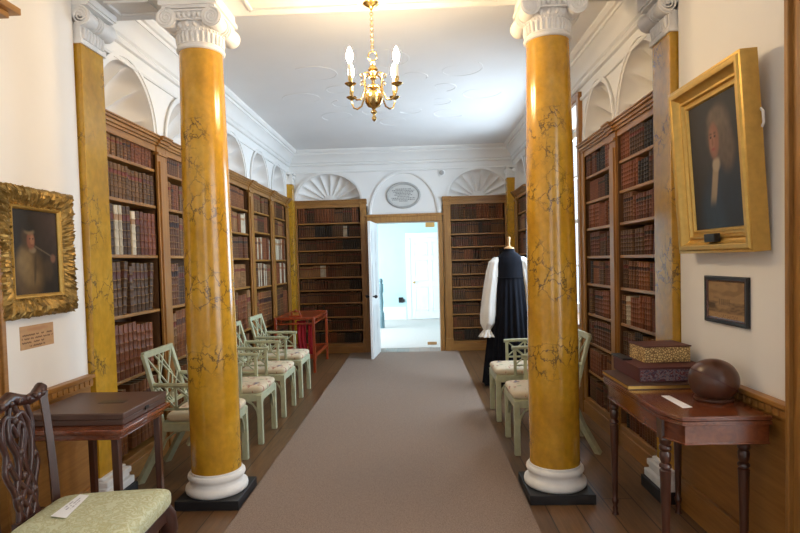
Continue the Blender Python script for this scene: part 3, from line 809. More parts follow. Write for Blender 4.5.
# ------------------------------------------------------------------ sage green armchairs
def armchair():
    t = thing('armchair', '', 'chair', group='sage green lattice armchairs along the bookcases')
    b = MB()
    for z0, z1 in ((.375, .435),):
        b.box(-.225, .225, .195, .235, z0, z1); b.box(-.215, .215, -.25, -.215, z0, z1)
        for s in (-1, 1): b.box(min(s*.205, s*.245), max(s*.205, s*.245), -.24, .225, z0, z1)
    b.box(-.24, .24, -.24, .23, .425, .44)
    for s in (-1, 1):    # arched fretwork brackets under the rail
        b.tube([(s*.205, .215, .22), (s*.195, .215, .29), (s*.165, .215, .345), (s*.11, .215, .375)], .009, 6)
        b.tube([(s*.225, .195, .22), (s*.225, .185, .29), (s*.225, .155, .345), (s*.225, .10, .375)], .009, 6)
        b.bar((s*.20, .215, .30), (s*.14, .215, .372), .01, .012); b.bar((s*.225, .19, .30), (s*.225, .13, .372), .01, .012)
        b.tube([(s*.222, -.25, .24), (s*.222, -.22, .31), (s*.222, -.16, .36), (s*.222, -.10, .375)], .009, 6)
    b.build('seat_frame', GREEN, t, bevel=.003)
    MB().pad((0, .01, .468), .238, .235, .040, .22).build('cushion', FLORAL, t, smooth=60)
    for s in (-1, 1):
        MB().bar((s*.228, .215, 0), (s*.228, .215, .43), .046, .046, (0, 1, 0)).build('leg', GREEN, t, bevel=.004)
        q = MB().tube([(s*.225, -.42, 0), (s*.225, -.365, .10), (s*.225, -.29, .24), (s*.225, -.245, .36), (s*.225, -.235, .44)], [.03]*5, 4)
        q.build('leg', GREEN, t, smooth=0)
    P = lambda u, v: Vector((u*(.240-.010*v), -.235 - .105*v - .02*v*v, .44 + .50*v))
    k = MB()
    for s in (-1, 1):
        for v0, v1 in ((0, .25), (.25, .5), (.5, .75), (.75, .97)): k.bar(P(s, v0), P(s, v1+.01), .044, .024, (1, 0, 0) if False else (0, 1, 0))
    k.bar(P(-1.06, .965), P(1.06, .965), .026, .046)
    k.bar(P(-1, .20), P(1, .20), .022, .026)
    u0, u1, v0, v1 = -.90, .90, .22, .93
    def lat(a, c_, w=.013): k.bar(P(*a), P(*c_), w, w, (0, 1, .2))
    vm = (v0+v1)/2
    lat((u0, v1), (.45, v0)); lat((u0, .58), (-.1, v0)); lat((-.35, v1), (u1, .36)); lat((u1, v1), (-.45, v0)); lat((u1, .58), (.1, v0)); lat((.35, v1), (u0, .36))
    lat((0, v1), (-.5, .58)); lat((0, v1), (.5, .58)); lat((-.5, .58), (0, v0)); lat((.5, .58), (0, v0))
    k.build('backrest', GREEN, t, smooth=40, bevel=.003)
    for s in (-1, 1):
        a = MB(); x = s*.238; ye = .055
        a.tube([P(s, .54), (x, -.15, .706), (x, .0, .704), (x, .085, .700)], .017, 8)
        a.bar((x, ye, .43), (x, ye, .70), .026, .026, (0, 1, 0)); a.bar((x, -.27, .535), (x, ye, .535), .014, .016)
        a.bar((x, -.13, .535), (x, -.13, .70), .014, .014, (0, 1, 0))
        for y0, y1 in ((-.13, ye), (-.28, -.13)):
            a.bar((x, y0, .54), (x, y1, .695), .011, .012); a.bar((x, y0, .695), (x, y1, .54), .011, .012)
        a.build('arm', GREEN, t, smooth=40)
    return t
ch = armchair()
spots = [((-1.62, 4.155, 0), -pi/2+.02, 'sage green armchair nearest on the left, half behind the left column'),
         ((-1.605, 4.985, 0), -pi/2, 'sage green armchair just right of the left column, second of its row'),
         ((-1.605, 5.815, 0), -pi/2, 'sage green armchair third of the left row, between two other armchairs'),
         ((-1.60, 6.63, 0), -pi/2, 'sage green armchair furthest along the left row, before the red stand'),
         ((.965, 4.61, 0), pi/2, 'sage green armchair half hidden by the right column, floral seat'),
         ((.955, 5.54, 0), pi/2, 'sage green armchair behind the right column, next to the robed dummy')]
for i, (l, rz, lab) in enumerate(spots):
    if i == 0: ch.location = l; ch.rotation_euler.z = rz; ch['label'] = lab
    else: dup(ch, l, rz, lab)

# ------------------------------------------------------------------ red lacquer stand
t = thing('lacquer_stand', 'orange red lacquered stand at the far left corner by the bookcase', 'stand', (-1.76, 8.4, 0))
w, l = .27, .55
for sx in (-1, 1):
    for sy in (-1, 1): MB().bar((sx*w, sy*l, 0), (sx*w, sy*l, .79), .036, .036, (0, 1, 0)).build('leg', RED, t, bevel=.004)
m = MB()
for z, h in ((.775, .035), (.70, .022)):
    for s in (-1, 1):
        m.bar((-w, s*l, z), (w, s*l, z), .03, h); m.bar((s*w, -l, z), (s*w, l, z), .03, h)
for s in (-1, 1):
    for q in (-.5, 0, .5): m.bar((q*w*1.4, s*l, .70), (q*w*1.4, s*l, .775), .014, .014, (0, 1, 0))
    for q in (-.7, -.35, 0, .35, .7): m.bar((s*w, q*l, .70), (s*w, q*l, .775), .014, .014, (0, 1, 0))
m.build('top_frame', RED, t, bevel=.003)
MB().box(-w, w, -l, l, .765, .785).build('tray', RED, t, bevel=.003)
m = MB(); m.box(-w, w, -l, l, .20, .222)
for s in (-1, 1): m.bar((s*w, -l, .235), (s*w, l, .235), .024, .05); m.bar((-w, s*l, .235), (w, s*l, .235), .024, .05)
for s in (-1, 1): m.tube([(s*w, -l+.02, .10), (s*w, -l+.07, .16), (s*w, -l+.16, .195)], .012, 6); m.tube([(s*w, l-.02, .10), (s*w, l-.07, .16), (s*w, l-.16, .195)], .012, 6)
m.build('lower_shelf', RED, t, bevel=.003)
for lab, x0, x1, y, zt in (('crimson cloth hanging from the red stand, the wider left fold', -1.735, -1.605, 7.90, .74), ('crimson cloth hanging from the red stand, the narrow right fold', -1.575, -1.505, 7.90, .70)):
    def fn(u, v, x0=x0, x1=x1, y=y, zt=zt):
        return (x0 + (x1-x0)*u + .012*sin(9*v)*(1-v), y + .018*sin(u*pi*5+v*2)*(.4+.6*(1-v)), .245 + (zt-.245)*v)
    m = MB().grid(fn, 24, 8)
    o = m.build('hanging_cloth', CRIM, smooth=80); so = o.modifiers.new('thick', 'SOLIDIFY'); so.thickness = .012
    tag(o, lab, 'cloth', 'crimson cloths on the red stand')
m = MB(); m.box(-.09, .09, -.06, .06, 0, .02); m.tube([(-.07, 0, .02), (-.05, 0, .075), (.05, 0, .075), (.07, 0, .02)], .012, 8); m.ball((0, 0, .085), .022, 10, 8)
o = m.build('bookstand', RED, loc=(-1.78, 8.05, .7855), bevel=.002); tag(o, 'small red scrolled piece standing on top of the red lacquered stand', 'ornament')

# ------------------------------------------------------------------ robed dummy
t = thing('mannequin', 'tailor dummy in a black bishop robe with full white sleeves', 'mannequin', (1.115, 6.85, 0))
t.scale = (1, 1, 1.04)
prof_r = [(.02, .33, .24), (.25, .305, .225), (.6, .262, .20), (.95, .222, .175), (1.18, .198, .155), (1.27, .188, .145), (1.36, .185, .135), (1.44, .180, .12), (1.50, .155, .10), (1.54, .11, .08), (1.565, .075, .068), (1.60, .066, .064)]
def robe(u, v):
    f = v*(len(prof_r)-1); i = min(int(f), len(prof_r)-2); q = f-i
    z, rx, ry = (prof_r[i][k]*(1-q)+prof_r[i+1][k]*q for k in range(3))
    a = 2*pi*u; amp = max(0, (1.27-z))/1.27
    fold = amp**.7*(.020*sin(22*a+.8*sin(3*a)) + .012*sin(9*a+1)) if z < 1.27 else .0
    return ((rx+fold)*cos(a), (ry+fold)*sin(a), z)
r = MB().grid(robe, 220, 44, True).build('robe', ROBE, t, smooth=180)
MB().tube([(.196*cos(2*pi*i/40), .153*sin(2*pi*i/40), 1.268) for i in range(40)], .007, 6, True).build('yoke_seam', ROBE, t)
for s in (-1, 1):
    pts = [(.135, 0, 1.505), (.178, -.01, 1.45), (.205, -.02, 1.34), (.228, -.03, 1.18), (.248, -.04, 1.0), (.265, -.05, .84), (.278, -.055, .74), (.29, -.06, .665)]
    rs = [.045, .072, .080, .088, .096, .102, .092, .045]
    def slv(u, v, s=s):
        f = v*(len(pts)-1); i = min(int(f), len(pts)-2); q = f-i; q = q*q*(3-2*q)*.5+q*.5
        c_ = [pts[i][k]*(1-q)+pts[i+1][k]*q for k in range(3)]; rr = rs[i]*(1-q)+rs[i+1]*q
        a = 2*pi*u; rr *= 1 + .022*sin(9*a+5*v+2*sin(7*v)) + .025*sin(4*a-7*v+sin(9*v))*sin(pi*v) + .012*noise.noise(Vector((cos(a)*2, sin(a)*2, v*7)))*4
        return (s*(c_[0]+rr*cos(a)), c_[1]+rr*sin(a), c_[2])
    so = MB().grid(slv, 88, 36, True).build('sleeve', LINEN, t, smooth=180)
    def frill(u, v, s=s):
        a = 2*pi*u; rr = .044 + .05*v + .018*v*sin(10*a); return (s*(.29+rr*cos(a)), -.06+rr*sin(a), .67-.085*v)
    fr = MB().grid(frill, 80, 6, True).build('cuff_frill', LINEN, so, smooth=180); q = fr.modifiers.new('thick', 'SOLIDIFY'); q.thickness = .004
MB().lathe([(.03, 1.59), (.062, 1.60), (.060, 1.612), (.04, 1.62), (.018, 1.632), (.013, 1.66), (.016, 1.70), (.022, 1.715), (.018, 1.735), (.004, 1.742)], 24).build('neck_knob', LWOOD, t)
MB().lathe([(.20, 0), (.20, .02), (.03, .03), (.02, .05), (.02, .9)], 24).build('stand', IRON, t)

# ------------------------------------------------------------------ chandelier
t = thing('chandelier', 'small brass chandelier with lit candle bulbs hanging from the beam', 'chandelier', (-.26, 3.72, 0))
MB().lathe([(.005, BZ), (.055, BZ), (.055, BZ-.008), (.04, BZ-.02), (.016, BZ-.032), (.006, BZ-.05)], 24).build('canopy', BRASS, t)
k = MB(); zc = BZ-.045; nl = 15; zl = 2.93
for i in range(nl):
    z = zc - (zc-zl)*(i+.5)/nl; hh = (zc-zl)/nl*.66; pts = []
    for q in range(12):
        a = 2*pi*q/12; x = .0095*cos(a); zz = hh*sin(a)
        pts.append((x if i % 2 else 0, 0 if i % 2 else x, z+zz))
    k.tube(pts, .0028, 5, True)
k.build('chain', BRASS, t)
MB().tube([(.028*cos(2*pi*i/20), 0, 2.90+.030*sin(2*pi*i/20)) for i in range(20)], .0045, 8, True).build('hanging_ring', BRASS, t)
MB().lathe([(.004, 2.872), (.012, 2.87), (.014, 2.855), (.008, 2.845), (.026, 2.825), (.034, 2.81), (.016, 2.80), (.012, 2.775), (.024, 2.765), (.026, 2.755), (.012, 2.745), (.010, 2.72), (.030, 2.705), (.032, 2.695), (.012, 2.685), (.016, 2.68),
    (.040, 2.672), (.055, 2.65), (.061, 2.628), (.063, 2.622), (.061, 2.616), (.055, 2.594), (.040, 2.572), (.016, 2.562), (.010, 2.55), (.020, 2.54), (.022, 2.533), (.010, 2.522), (.008, 2.51), (.016, 2.50), (.014, 2.485), (.003, 2.475)], 32).build('stem', BRASS, t, smooth=50)
for i in range(4):
    a = pi/4 + i*pi/2 + .09; cx, sy = cos(a), sin(a); A = lambda r, z: (r*cx, r*sy, z)
    arm = MB().tube([A(.018, 2.76), A(.045, 2.785), A(.075, 2.775), A(.085, 2.745), A(.075, 2.70), A(.085, 2.645), A(.115, 2.595), A(.155, 2.585), A(.19, 2.60), A(.208, 2.64), A(.208, 2.665)], .0058, 8)
    arm.tube([A(.085, 2.745), A(.10, 2.762), A(.115, 2.752), A(.112, 2.735), A(.10, 2.735)], .004, 6); arm.tube([A(.075, 2.70), A(.06, 2.68), A(.045, 2.69), A(.05, 2.705)], .004, 6)
    ao = arm.build('arm', BRASS, t, smooth=60)
    cen = (.208*cx, .208*sy, 0)
    MB().lathe([(.006, 2.655), (.018, 2.662), (.034, 2.672), (.037, 2.676), (.030, 2.676), (.014, 2.672), (.011, 2.69), (.014, 2.70), (.0135, 2.72), (.006, 2.72)], 20, cen).build('drip_pan', BRASS, ao)
    MB().lathe([(.004, 2.715), (.0115, 2.715), (.0115, 2.80), (.004, 2.80)], 14, cen).build('candle_tube', plain('candle_card', (.85, .8, .68), .6) if i == 0 else bpy.data.materials['candle_card'], ao)
    MB().lathe([(.006, 2.80), (.012, 2.812), (.0205, 2.835), (.020, 2.86), (.011, 2.888), (.002, 2.905)], 12, cen).build('bulb', BULB, ao)
m = MB(); m.lathe([(.06, BZ-.0), (.094, BZ), (.094, BZ-.008), (.085, BZ-.012), (.075, BZ-.006), (.06, BZ-.004)], 40, (-.26, 3.72, 0)); st(m, 'trim_ceiling_ring', PLASTER)
# ------------------------------------------------------------------ pictures on the walls
def frame_mb(w, h, prof, fine=0, amp=0, seed=0):
    """mitred frame round a w x h opening, lying in x (across), z (up), y out of the wall (towards -y); prof: (outward, out)"""
    m = MB(); n = len(prof); k = max(1, fine); vs = []
    cs = [(-1, -1), (1, -1), (1, 1), (-1, 1)]; rows = []
    for e in range(4):
        a, b_ = cs[e], cs[(e+1) % 4]
        for i in range(k):
            f = i/k; row = []
            for o, d in prof:
                p = Vector((a[0]*(w/2+o)*(1-f)+b_[0]*(w/2+o)*f, -d, a[1]*(h/2+o)*(1-f)+b_[1]*(h/2+o)*f))
                if amp and .006 < d:
                    q = p*Vector((1, 0, 1)).length if False else p
                    nn = noise.noise(Vector((p.x*60, seed, p.z*60))) + .8*noise.noise(Vector((p.x*125, seed+4, p.z*125)))
                    p = p + Vector((0, -1, 0))*amp*nn + Vector((a[0]*0+(1 if p.x > 0 else -1)*amp*.5*nn, 0, (1 if p.z > 0 else -1)*amp*.5*nn))
                row.append(p)
            rows.append(row)
    R_ = len(rows); V = [p for r in rows for p in r]; F = []
    for i in range(R_):
        j = (i+1) % R_
        for q in range(n-1): F.append((i*n+q, i*n+q+1, j*n+q+1, j*n+q))
        F.append((i*n+n-1, i*n, j*n, j*n+n-1))
    return m.add(V, F)
sm = lambda e0, e1, x: (lambda t: t*t*(3-2*t))(min(1, max(0, (x-e0)/(e1-e0))))
def blob(u, v, cu, cv, ru, rv, soft=.35): return 1 - sm(1-soft, 1+soft, sqrt(((u-cu)/ru)**2 + ((v-cv)/rv)**2))
def lerp(a, b, t): return tuple(x*(1-t)+y*t for x, y in zip(a, b))
nzv = lambda u, v, s, k=0: noise.noise(Vector((u*s, v*s, k)))
# the small dark half-length of a man with a long pipe
def pic_left(u, v):
    c = lerp((.010, .008, .007), (.040, .022, .017), sm(.2, .95, u)*sm(.1, .9, v))
    c = lerp(c, (.100, .062, .026), blob(u, v, .34, .26, .31, .30, .3)*.95)
    c = lerp(c, (.24, .165, .075), blob(u, v, .27, .38, .15, .17, .5)*.8); c = lerp(c, (.20, .135, .060), blob(u, v, .40, .20, .16, .10, .5)*.7)
    c = lerp(c, (.045, .028, .014), (1-sm(.012, .03, abs(u-.47-.12*(v-.3))))*sm(.08, .2, v)*(1-sm(.44, .50, v))*.8)
    c = lerp(c, (.06, .036, .020), blob(u, v, .33, .66, .11, .14, .4)*.9)
    c = lerp(c, (.26, .20, .13), blob(u, v, .43, .525, .07, .035)*.8)
    c = lerp(c, (.22, .085, .05), blob(u, v, .40, .635, .080, .100, .25)); c = lerp(c, (.34, .165, .10), blob(u, v, .43, .64, .04, .06)*.8)
    c = lerp(c, (.20, .16, .10), blob(u, v, .38, .735, .10, .035)*.7); c = lerp(c, (.012, .010, .009), blob(u, v, .36, .785, .12, .05, .3))
    for eu in (.385, .445): c = lerp(c, (.02, .01, .01), blob(u, v, eu, .655, .014, .010))
    c = lerp(c, (.12, .03, .025), blob(u, v, .425, .583, .024, .008)*.8)
    c = lerp(c, (.22, .105, .065), blob(u, v, .86, .43, .055, .05)*.9); c = lerp(c, (.07, .045, .022), blob(u, v, .76, .30, .10, .12, .5)*.7)
    d = abs((v-.575) + (u-.47)*.33); c = lerp(c, (.15, .12, .08), (1-sm(.004, .010, d))*sm(.46, .50, u)*(1-sm(.84, .88, u)))
    k = .85*(1+.18*nzv(u, v, 14)); return tuple(x*k for x in c)
t = thing('painting', 'small dark portrait of a pipe smoker in ornate gilt frame', 'painting', (-2.10, 3.0, 1.65), pi/2)
prof1 = [(-.004, .028), (.006, .034), (.016, .032), (.022, .040), (.036, .046), (.055, .060), (.075, .066), (.092, .058), (.104, .040), (.112, .022), (.112, .002), (-.004, .002)]
frame_mb(.385, .472, prof1, 190, .015, 3).build('frame', GILTD, t, smooth=35)
m = MB(); f_ = frame_mb(.385, .472, [(-.010, .026), (-.002, .038), (.006, .041), (.010, .034), (.010, .01), (-.010, .01)]); f_.build('inner_slip', GILT, t, smooth=25)
painted('canvas', pic_left, lambda u, v: (-.1925+.385*u, -.020, -.236+.472*v), 84, 96, OILP, t)
# the large portrait of a man in a long grey wig
def pic_right(u, v):
    c = lerp((.010, .011, .016), (.026, .027, .032), blob(u, v, .35, .7, .5, .5, .8))
    c = lerp(c, (.012, .022, .042), blob(u, v, .66, .16, .44, .36, .2)); c = lerp(c, (.016, .036, .064), blob(u, v, .42, .10, .28, .24, .5)*.9); c = lerp(c, (.012, .022, .040), blob(u, v, .88, .22, .3, .26, .3))
    w_ = 1+.22*nzv(u, v, 18)
    c = lerp(c, (.105*w_, .078*w_, .062*w_), blob(u, v, .60, .72, .22, .20, .3)); c = lerp(c, (.090*w_, .066*w_, .052*w_), blob(u, v, .74, .58, .14, .15, .4)); c = lerp(c, (.12*w_, .09*w_, .07*w_), blob(u, v, .55, .84, .15, .07, .4))
    c = lerp(c, (.26, .20, .14), (1-sm(.04, .075, abs(u-(.44+.36*(v-.28)))))*sm(.16, .28, v)*(1-sm(.50, .56, v))); c = lerp(c, (.33, .27, .20), blob(u, v, .52, .49, .075, .05)*.8)
    c = lerp(c, (.21, .095, .065), blob(u, v, .50, .675, .098, .135, .2)); c = lerp(c, (.29, .14, .10), blob(u, v, .47, .68, .05, .08)*.7)
    for eu in (.445, .525): c = lerp(c, (.03, .018, .014), blob(u, v, eu, .705, .020, .010)); c = lerp(c, (.08, .045, .03), blob(u, v, eu, .728, .03, .008)*.8)
    c = lerp(c, (.13, .055, .04), blob(u, v, .475, .665, .018, .03)*.6); c = lerp(c, (.22, .05, .045), blob(u, v, .485, .61, .034, .011)*.9)
    k = 1+.12*nzv(u, v, 16, 2); return tuple(x*k for x in c)
t = thing('painting', 'large portrait of a man in a long wig, wide gilt frame tilted forward', 'painting', (1.592, 2.925, 1.555), -pi/2)
t.rotation_euler = (R(3.6), 0, -pi/2)
PW, PH = .66, .905
W0, H0 = PW-.22, PH-.22; W0 = .475; H0 = PH-.235
prof2 = [(-.006, .034), (.000, .046), (.009, .046), (.011, .036), (.024, .040), (.031, .056), (.041, .056), (.043, .046), (.058, .056), (.072, .074), (.075, .086), (.084, .090), (.098, .090), (.106, .082), (.118, .080), (.118, .002), (-.006, .002)]
f_ = frame_mb(W0, H0, prof2).xf(Matrix.Translation((0, 0, PH/2))); f_.build('frame', GILT, t, smooth=25)
painted('canvas', pic_right, lambda u, v: (-W0/2+W0*u, -.032, PH/2-H0/2+H0*v), 90, 120, OILP, t)
MB().box(-.055, .045, -.088, -.055, .055, .098).build('name_plate', BLACK, t, bevel=.003)
MB().tube([(W0/2+.11, -.004, .64), (W0/2+.13, -.004, .62), (W0/2+.13, -.004, .57), (W0/2+.11, -.004, .55)], .006, 8).build('hanging_loop', PAPER, t)
# small engraving of a large house in its grounds
def pic_print(u, v):
    p = (.30, .185, .085); k = 1+.10*nzv(u, v, 9); c = tuple(x*k for x in p)
    if v > .52: c = lerp(c, (.15, .085, .04), .55*sm(.0, .35, nzv(u, v*1.6, 4.2, 6)+.05))
    c = lerp(c, (.085, .05, .028), .7*sm(.50, .47, v) if False else (.75*(1-sm(.43+.06*u*0, .47, v))*sm(.16, .20, v)*(.5+.5*sm(-.2, .3, nzv(u, v*2, 11, 9)))))
    c = lerp(c, (.34, .22, .11), blob(u, v, .42, .36, .20, .10)*.6)
    if .30 < u < .62 and .38 < v < .52 and (int(u*60) % 3): c = lerp(c, (.10, .06, .03), .6)
    c = lerp(c, (.05, .03, .018), blob(u, v, .12, .33, .10, .08)*.8)
    if v < .16: c = tuple(x*1.15 for x in p)
    if .035 < v < .13 and .2 < u < .8 and abs((v*30) % 1-.5) < .18 and nzv(u, v, 40, 3) > 0: c = (.16, .09, .045)
    return c
t = thing('framed_print', 'small brown landscape print in thin black frame below the large portrait', 'picture', (1.60, 2.945, 1.302), -pi/2)
frame_mb(.36, .205, [(-.003, .012), (.003, .018), (.016, .020), (.022, .016), (.022, .001), (-.003, .001)]).build('frame', BLACK, t, smooth=25)
frame_mb(.354, .199, [(-.005, .011), (.0, .0165), (.004, .0165), (.004, .005), (-.005, .005)]).build('inner_slip', MAHO, t, smooth=25)
painted('print', pic_print, lambda u, v: (-.18+.36*u, -.009, -.1025+.205*v), 96, 60, INK, t)
# note below the small portrait: handwritten lines
def pic_note(u, v):
    c = (.50, .315, .17); k = 1+.10*nzv(u, v, 8); c = tuple(x*k for x in c)
    rows = [(.60, .06, .95), (.44, .04, .97), (.28, .04, .70), (.12, .25, .72)]
    if .74 < v < .9 and .2 < u < .85: c = lerp(c, (.42, .20, .11), .6*blob(u, v, .52, .83, .34, .08, .6))
    for y, a, b_ in rows:
        if a < u < b_ and abs(v-y+.012*sin(u*90)) < .030 and nzv(u, y, 16, 1)+.25 > 0: c = lerp(c, (.11, .055, .035), .85)
    return c
o = painted('wall_note', pic_note, lambda u, v: (-2.0975, 2.87+.27*u, 1.13+.125*v), 120, 48, INK)
q = o.modifiers.new('thick', 'SOLIDIFY'); q.thickness = .002
tag(o, 'small buff paper note with handwritten lines below the pipe smoker portrait', 'note')
# oval inscription over the doorway
t = thing('wall_tablet', 'oval grey inscribed tablet on the wall above the doorway', 'tablet', (-.21, 9.56, 2.665))
E_ = lambda a, b_, y, n=56: [(a*cos(2*pi*i/n), y, b_*sin(2*pi*i/n)) for i in range(n)]
MB().tube(E_(.272, .203, -.012), .022, 8, True).build('rim', GREYS, t)
TB = plain('tablet_face', (.58, .58, .56), .7, var=.05)
MB().add(E_(.27, .20, -.004), [tuple(range(56))]).add(E_(.27, .20, -.012), [tuple(range(56))]).build('face', TB, t, smooth=0)
k = MB(); rn = random.Random(5)
for z, hw in ((.105, .13), (.080, .19), (.055, .17), (.030, .13), (.005, .15), (-.022, .10), (-.048, .20), (-.075, .19), (-.098, .07)):
    x = -hw
    while x < hw:
        w_ = rn.uniform(.008, .03); k.box(x, min(x+w_, hw), -.0135, -.011, z-.007, z+.007); x += w_+.007
k.build('inscription', plain('inscription_grey', (.20, .20, .20), .8), t, smooth=0)
# round alarm on the back wall
t = thing('alarm_bell', 'small round grey alarm on the back wall right of the arch', 'alarm', (.445, 9.53, 3.02))
MX = Matrix.Rotation(pi/2, 4, 'X')
MB().lathe([(.01, 0), (.062, 0), (.062, .014), (.05, .022), (.01, .024)], 28, (0, 0, 0), MX).build('backplate', WHITEP, t)
MB().lathe([(.01, .02), (.040, .02), (.036, .05), (.02, .058), (.004, .06)], 24, (0, 0, 0), MX).build('cover', GREYS, t)

# ------------------------------------------------------------------ left foreground: carved chair, table, case
fx = radians_ = None
ang = R(2) - pi/2      # local +y faces away from the back of the chair
t = thing('side_chair', 'dark carved mahogany chair with pierced back, cut off at left edge', 'chair', (-1.473, 2.385, 0), ang)
def trap(u, v):   # seat cushion: wider in front
    pass
s = MB()
def seat(u, v, z0=.385, z1=.492):
    tt = 2*pi*u; w_ = -pi/2+pi*v; sg = lambda x, p: math.copysign(abs(x)**p, x)
    x = sg(cos(w_), .32)*sg(cos(tt), .20); y = sg(cos(w_), .32)*sg(sin(tt), .20); f = (y+1)/2
    hx = .205*(1-f)+.275*f
    zz = (z0+z1)/2 + (z1-z0)/2*sg(sin(w_), .55) + (.018*(1-x*x)*(1-y*y) if w_ > 0 else 0)
    return (hx*x, .012+.26*y, zz)
s.grid(seat, 64, 24, True).build('seat', DAMASK, t, smooth=60)
r = MB()
r.hexa([(-.195, -.262, .33), (.195, -.262, .33), (.262, .25, .33), (-.262, .25, .33), (-.195, -.262, .392), (.195, -.262, .392), (.262, .25, .392), (-.262, .25, .392)])
r.build('seat_rail', DKCHAIR, t, bevel=.004)
for sx in (-1, 1):
    k = MB(); K = lambda o, d, z: (sx*(.232+o), .215+d, z)
    k.tube([K(0, 0, .395), K(.018, .018, .34), K(.026, .026, .28), K(.018, .016, .20), K(.0, .0, .11), K(-.006, -.004, .06), K(.012, .012, .03), K(.02, .02, 0)], [.040, .046, .042, .030, .021, .019, .030, .034], 14)
    for q in range(5):
        a = q*.5-1.0; k.tube([(sx*(.25+.032*cos(a)), .21+.032*sin(a+.8), .33), (sx*(.258+.034*cos(a)), .218+.034*sin(a+.8), .28), (sx*(.25+.018*cos(a)), .21+.018*sin(a+.8), .225)], [.010, .012, .005], 6)
    k.build('leg', DKCHAIR, t, smooth=60)
    MB().tube([(sx*.19, -.34, 0), (sx*.19, -.285, .18), (sx*.19, -.262, .40)], [.023]*3, 4).build('leg', DKCHAIR, t, smooth=0)
Q = lambda u, v: Vector((u*(.192+.03*v), -.262-.025*v-.035*v*v, .40+.575*v))
b = MB()
for sx in (-1, 1): MB().tube([Q(sx, v) for v in (0, .2, .4, .6, .8, .95)] + [Q(sx*1.02, 1.0)], [.024, .023, .022, .021, .021, .022, .026], 4).build('back_post', DKCHAIR, t, smooth=30)
b = MB()
cr = [(-1.06, 1.02), (-.98, 1.03), (-.75, .985), (-.5, .975), (-.25, 1.0), (0, 1.03), (.25, 1.0), (.5, .975), (.75, .985), (.98, 1.03), (1.06, 1.02)]
b.tube([Q(*p) for p in cr], [.020, .030, .026, .024, .027, .032, .027, .024, .026, .030, .020], 10, False, 1.0)
for u in (-.85, -.62, -.38, -.12, .12, .38, .62, .85): b.ball(Q(u, .99)+Vector((0, .02, .006)), .016, 8, 6)
b.build('crest_rail', DKCHAIR, t, smooth=50)
b = MB()
def strap(pts, r=.0125):
    o = []
    n_ = len(pts)
    for i in range(n_-1):      # Catmull-Rom
        p0, p1, p2, p3 = (Vector(pts[max(0, min(n_-1, i+k_))]) for k_ in (-1, 0, 1, 2))
        for f in range(6):
            q = f/6; o.append(.5*((2*p1)+(p2-p0)*q+(2*p0-5*p1+4*p2-p3)*q*q+(3*p1-p0-3*p2+p3)*q**3))
    o.append(Vector(pts[-1])); b.tube([Q(p.x, p.y) for p in o], r, 8)
for m_ in (-1, 1):
    strap([(m_*.30, .10), (m_*.20, .25), (-m_*.18, .42), (-m_*.36, .58), (-m_*.42, .76), (-m_*.26, .90), (0, .88)])
    strap([(m_*.12, .10), (m_*.32, .28), (m_*.14, .46), (m_*.10, .60), (m_*.24, .74), (m_*.12, .84), (0, .74)])
    strap([(m_*.42, .96), (m_*.50, .80), (m_*.40, .64), (m_*.50, .50), (m_*.34, .36), (m_*.26, .22), (m_*.34, .10)])
    strap([(m_*.06, .97), (m_*.22, .80), (m_*.06, .64), (-m_*.10, .50), (-m_*.26, .34), (0, .20), (m_*.10, .10)])
for u, v in ((0, .44), (0, .62), (.26, .30), (-.26, .30), (.42, .56), (-.42, .56), (0, .86)): b.ball(Q(u, v), .020, 10, 6)
b.bar(Q(-.46, .085), Q(.46, .085), .03, .05, (0, 0, 1)); b.bar(Q(-1, .05), Q(1, .05), .022, .03)
b.build('splat', DKCHAIR, t, smooth=50)
# card on the seat
def card(name, label, corners, z, lines, cat='card'):
    a, b_, c_, d_ = (Vector((p[0], p[1], z)) for p in corners)
    def col(u, v):
        c0 = (.80, .79, .78)
        for y, x0, x1 in lines:
            if x0 < u < x1 and abs(v-y) < .055 and nzv(u, y, 26, 2) > -.15: return (.42, .40, .42)
        return c0
    o = painted(name, col, lambda u, v: (a*(1-u)+b_*u)*(1-v) + (d_*(1-u)+c_*u)*v, 70, 26, INK)
    q = o.modifiers.new('thick', 'SOLIDIFY'); q.thickness = .0015; q.offset = -1 if False else 1
    return tag(o, label, cat)
card('notice_card', 'white printed card lying on the green damask chair seat', [(-1.577, 2.286), (-1.586, 2.506), (-1.536, 2.493), (-1.499, 2.266)], .512, [(.70, .3, .8), (.45, .25, .85), (.22, .35, .7)])

t = thing('side_table', 'mahogany side table on the left carrying a closed brown case', 'table', (-1.745, 2.93, 0))
hx, hy = .285, .27
m = MB(); m.box(-hx, hx, -hy, hy, .741, .762); m.box(-hx+.008, hx-.008, -hy+.008, hy-.008, .733, .742); m.build('tabletop', MAHOR, t, bevel=.006)
m = MB(); m.box(-hx+.03, hx-.03, -hy+.03, hy-.03, .708, .734); m.box(-hx+.027, hx-.027, -hy+.027, hy-.027, .705, .712); m.build('apron', MAHOR, t, bevel=.003)
for x, y in ((hx-.075, -hy+.08), (hx-.06, hy-.045), (-.16, hy-.05), (-.235, -hy+.08)):
    q = MB(); a, c_ = .018, .014
    q.hexa([(x-c_, y-c_, 0), (x+c_, y-c_, 0), (x+c_, y+c_, 0), (x-c_, y+c_, 0), (x-a, y-a, .74), (x+a, y-a, .74), (x+a, y+a, .74), (x-a, y+a, .74)]); q.build('leg', MAHOZ, t, bevel=.002)
t = thing('display_case', 'flat closed brown case with small lock, lying on left side table', 'case', (-1.763, 2.975, .7625))
MB().box(-.235, .268, -.235, .235, 0, .030).build('body', BOXBR, t, bevel=.004)
MB().box(-.242, .274, -.242, .242, .031, .063).build('lid', BOXBR, t, bevel=.005)
MB().box(.02, .16, -.03, .03, .062, .0645).build('inlaid_plate', plain('dark_inlay', (.022, .012, .009), .4), t, bevel=.001)
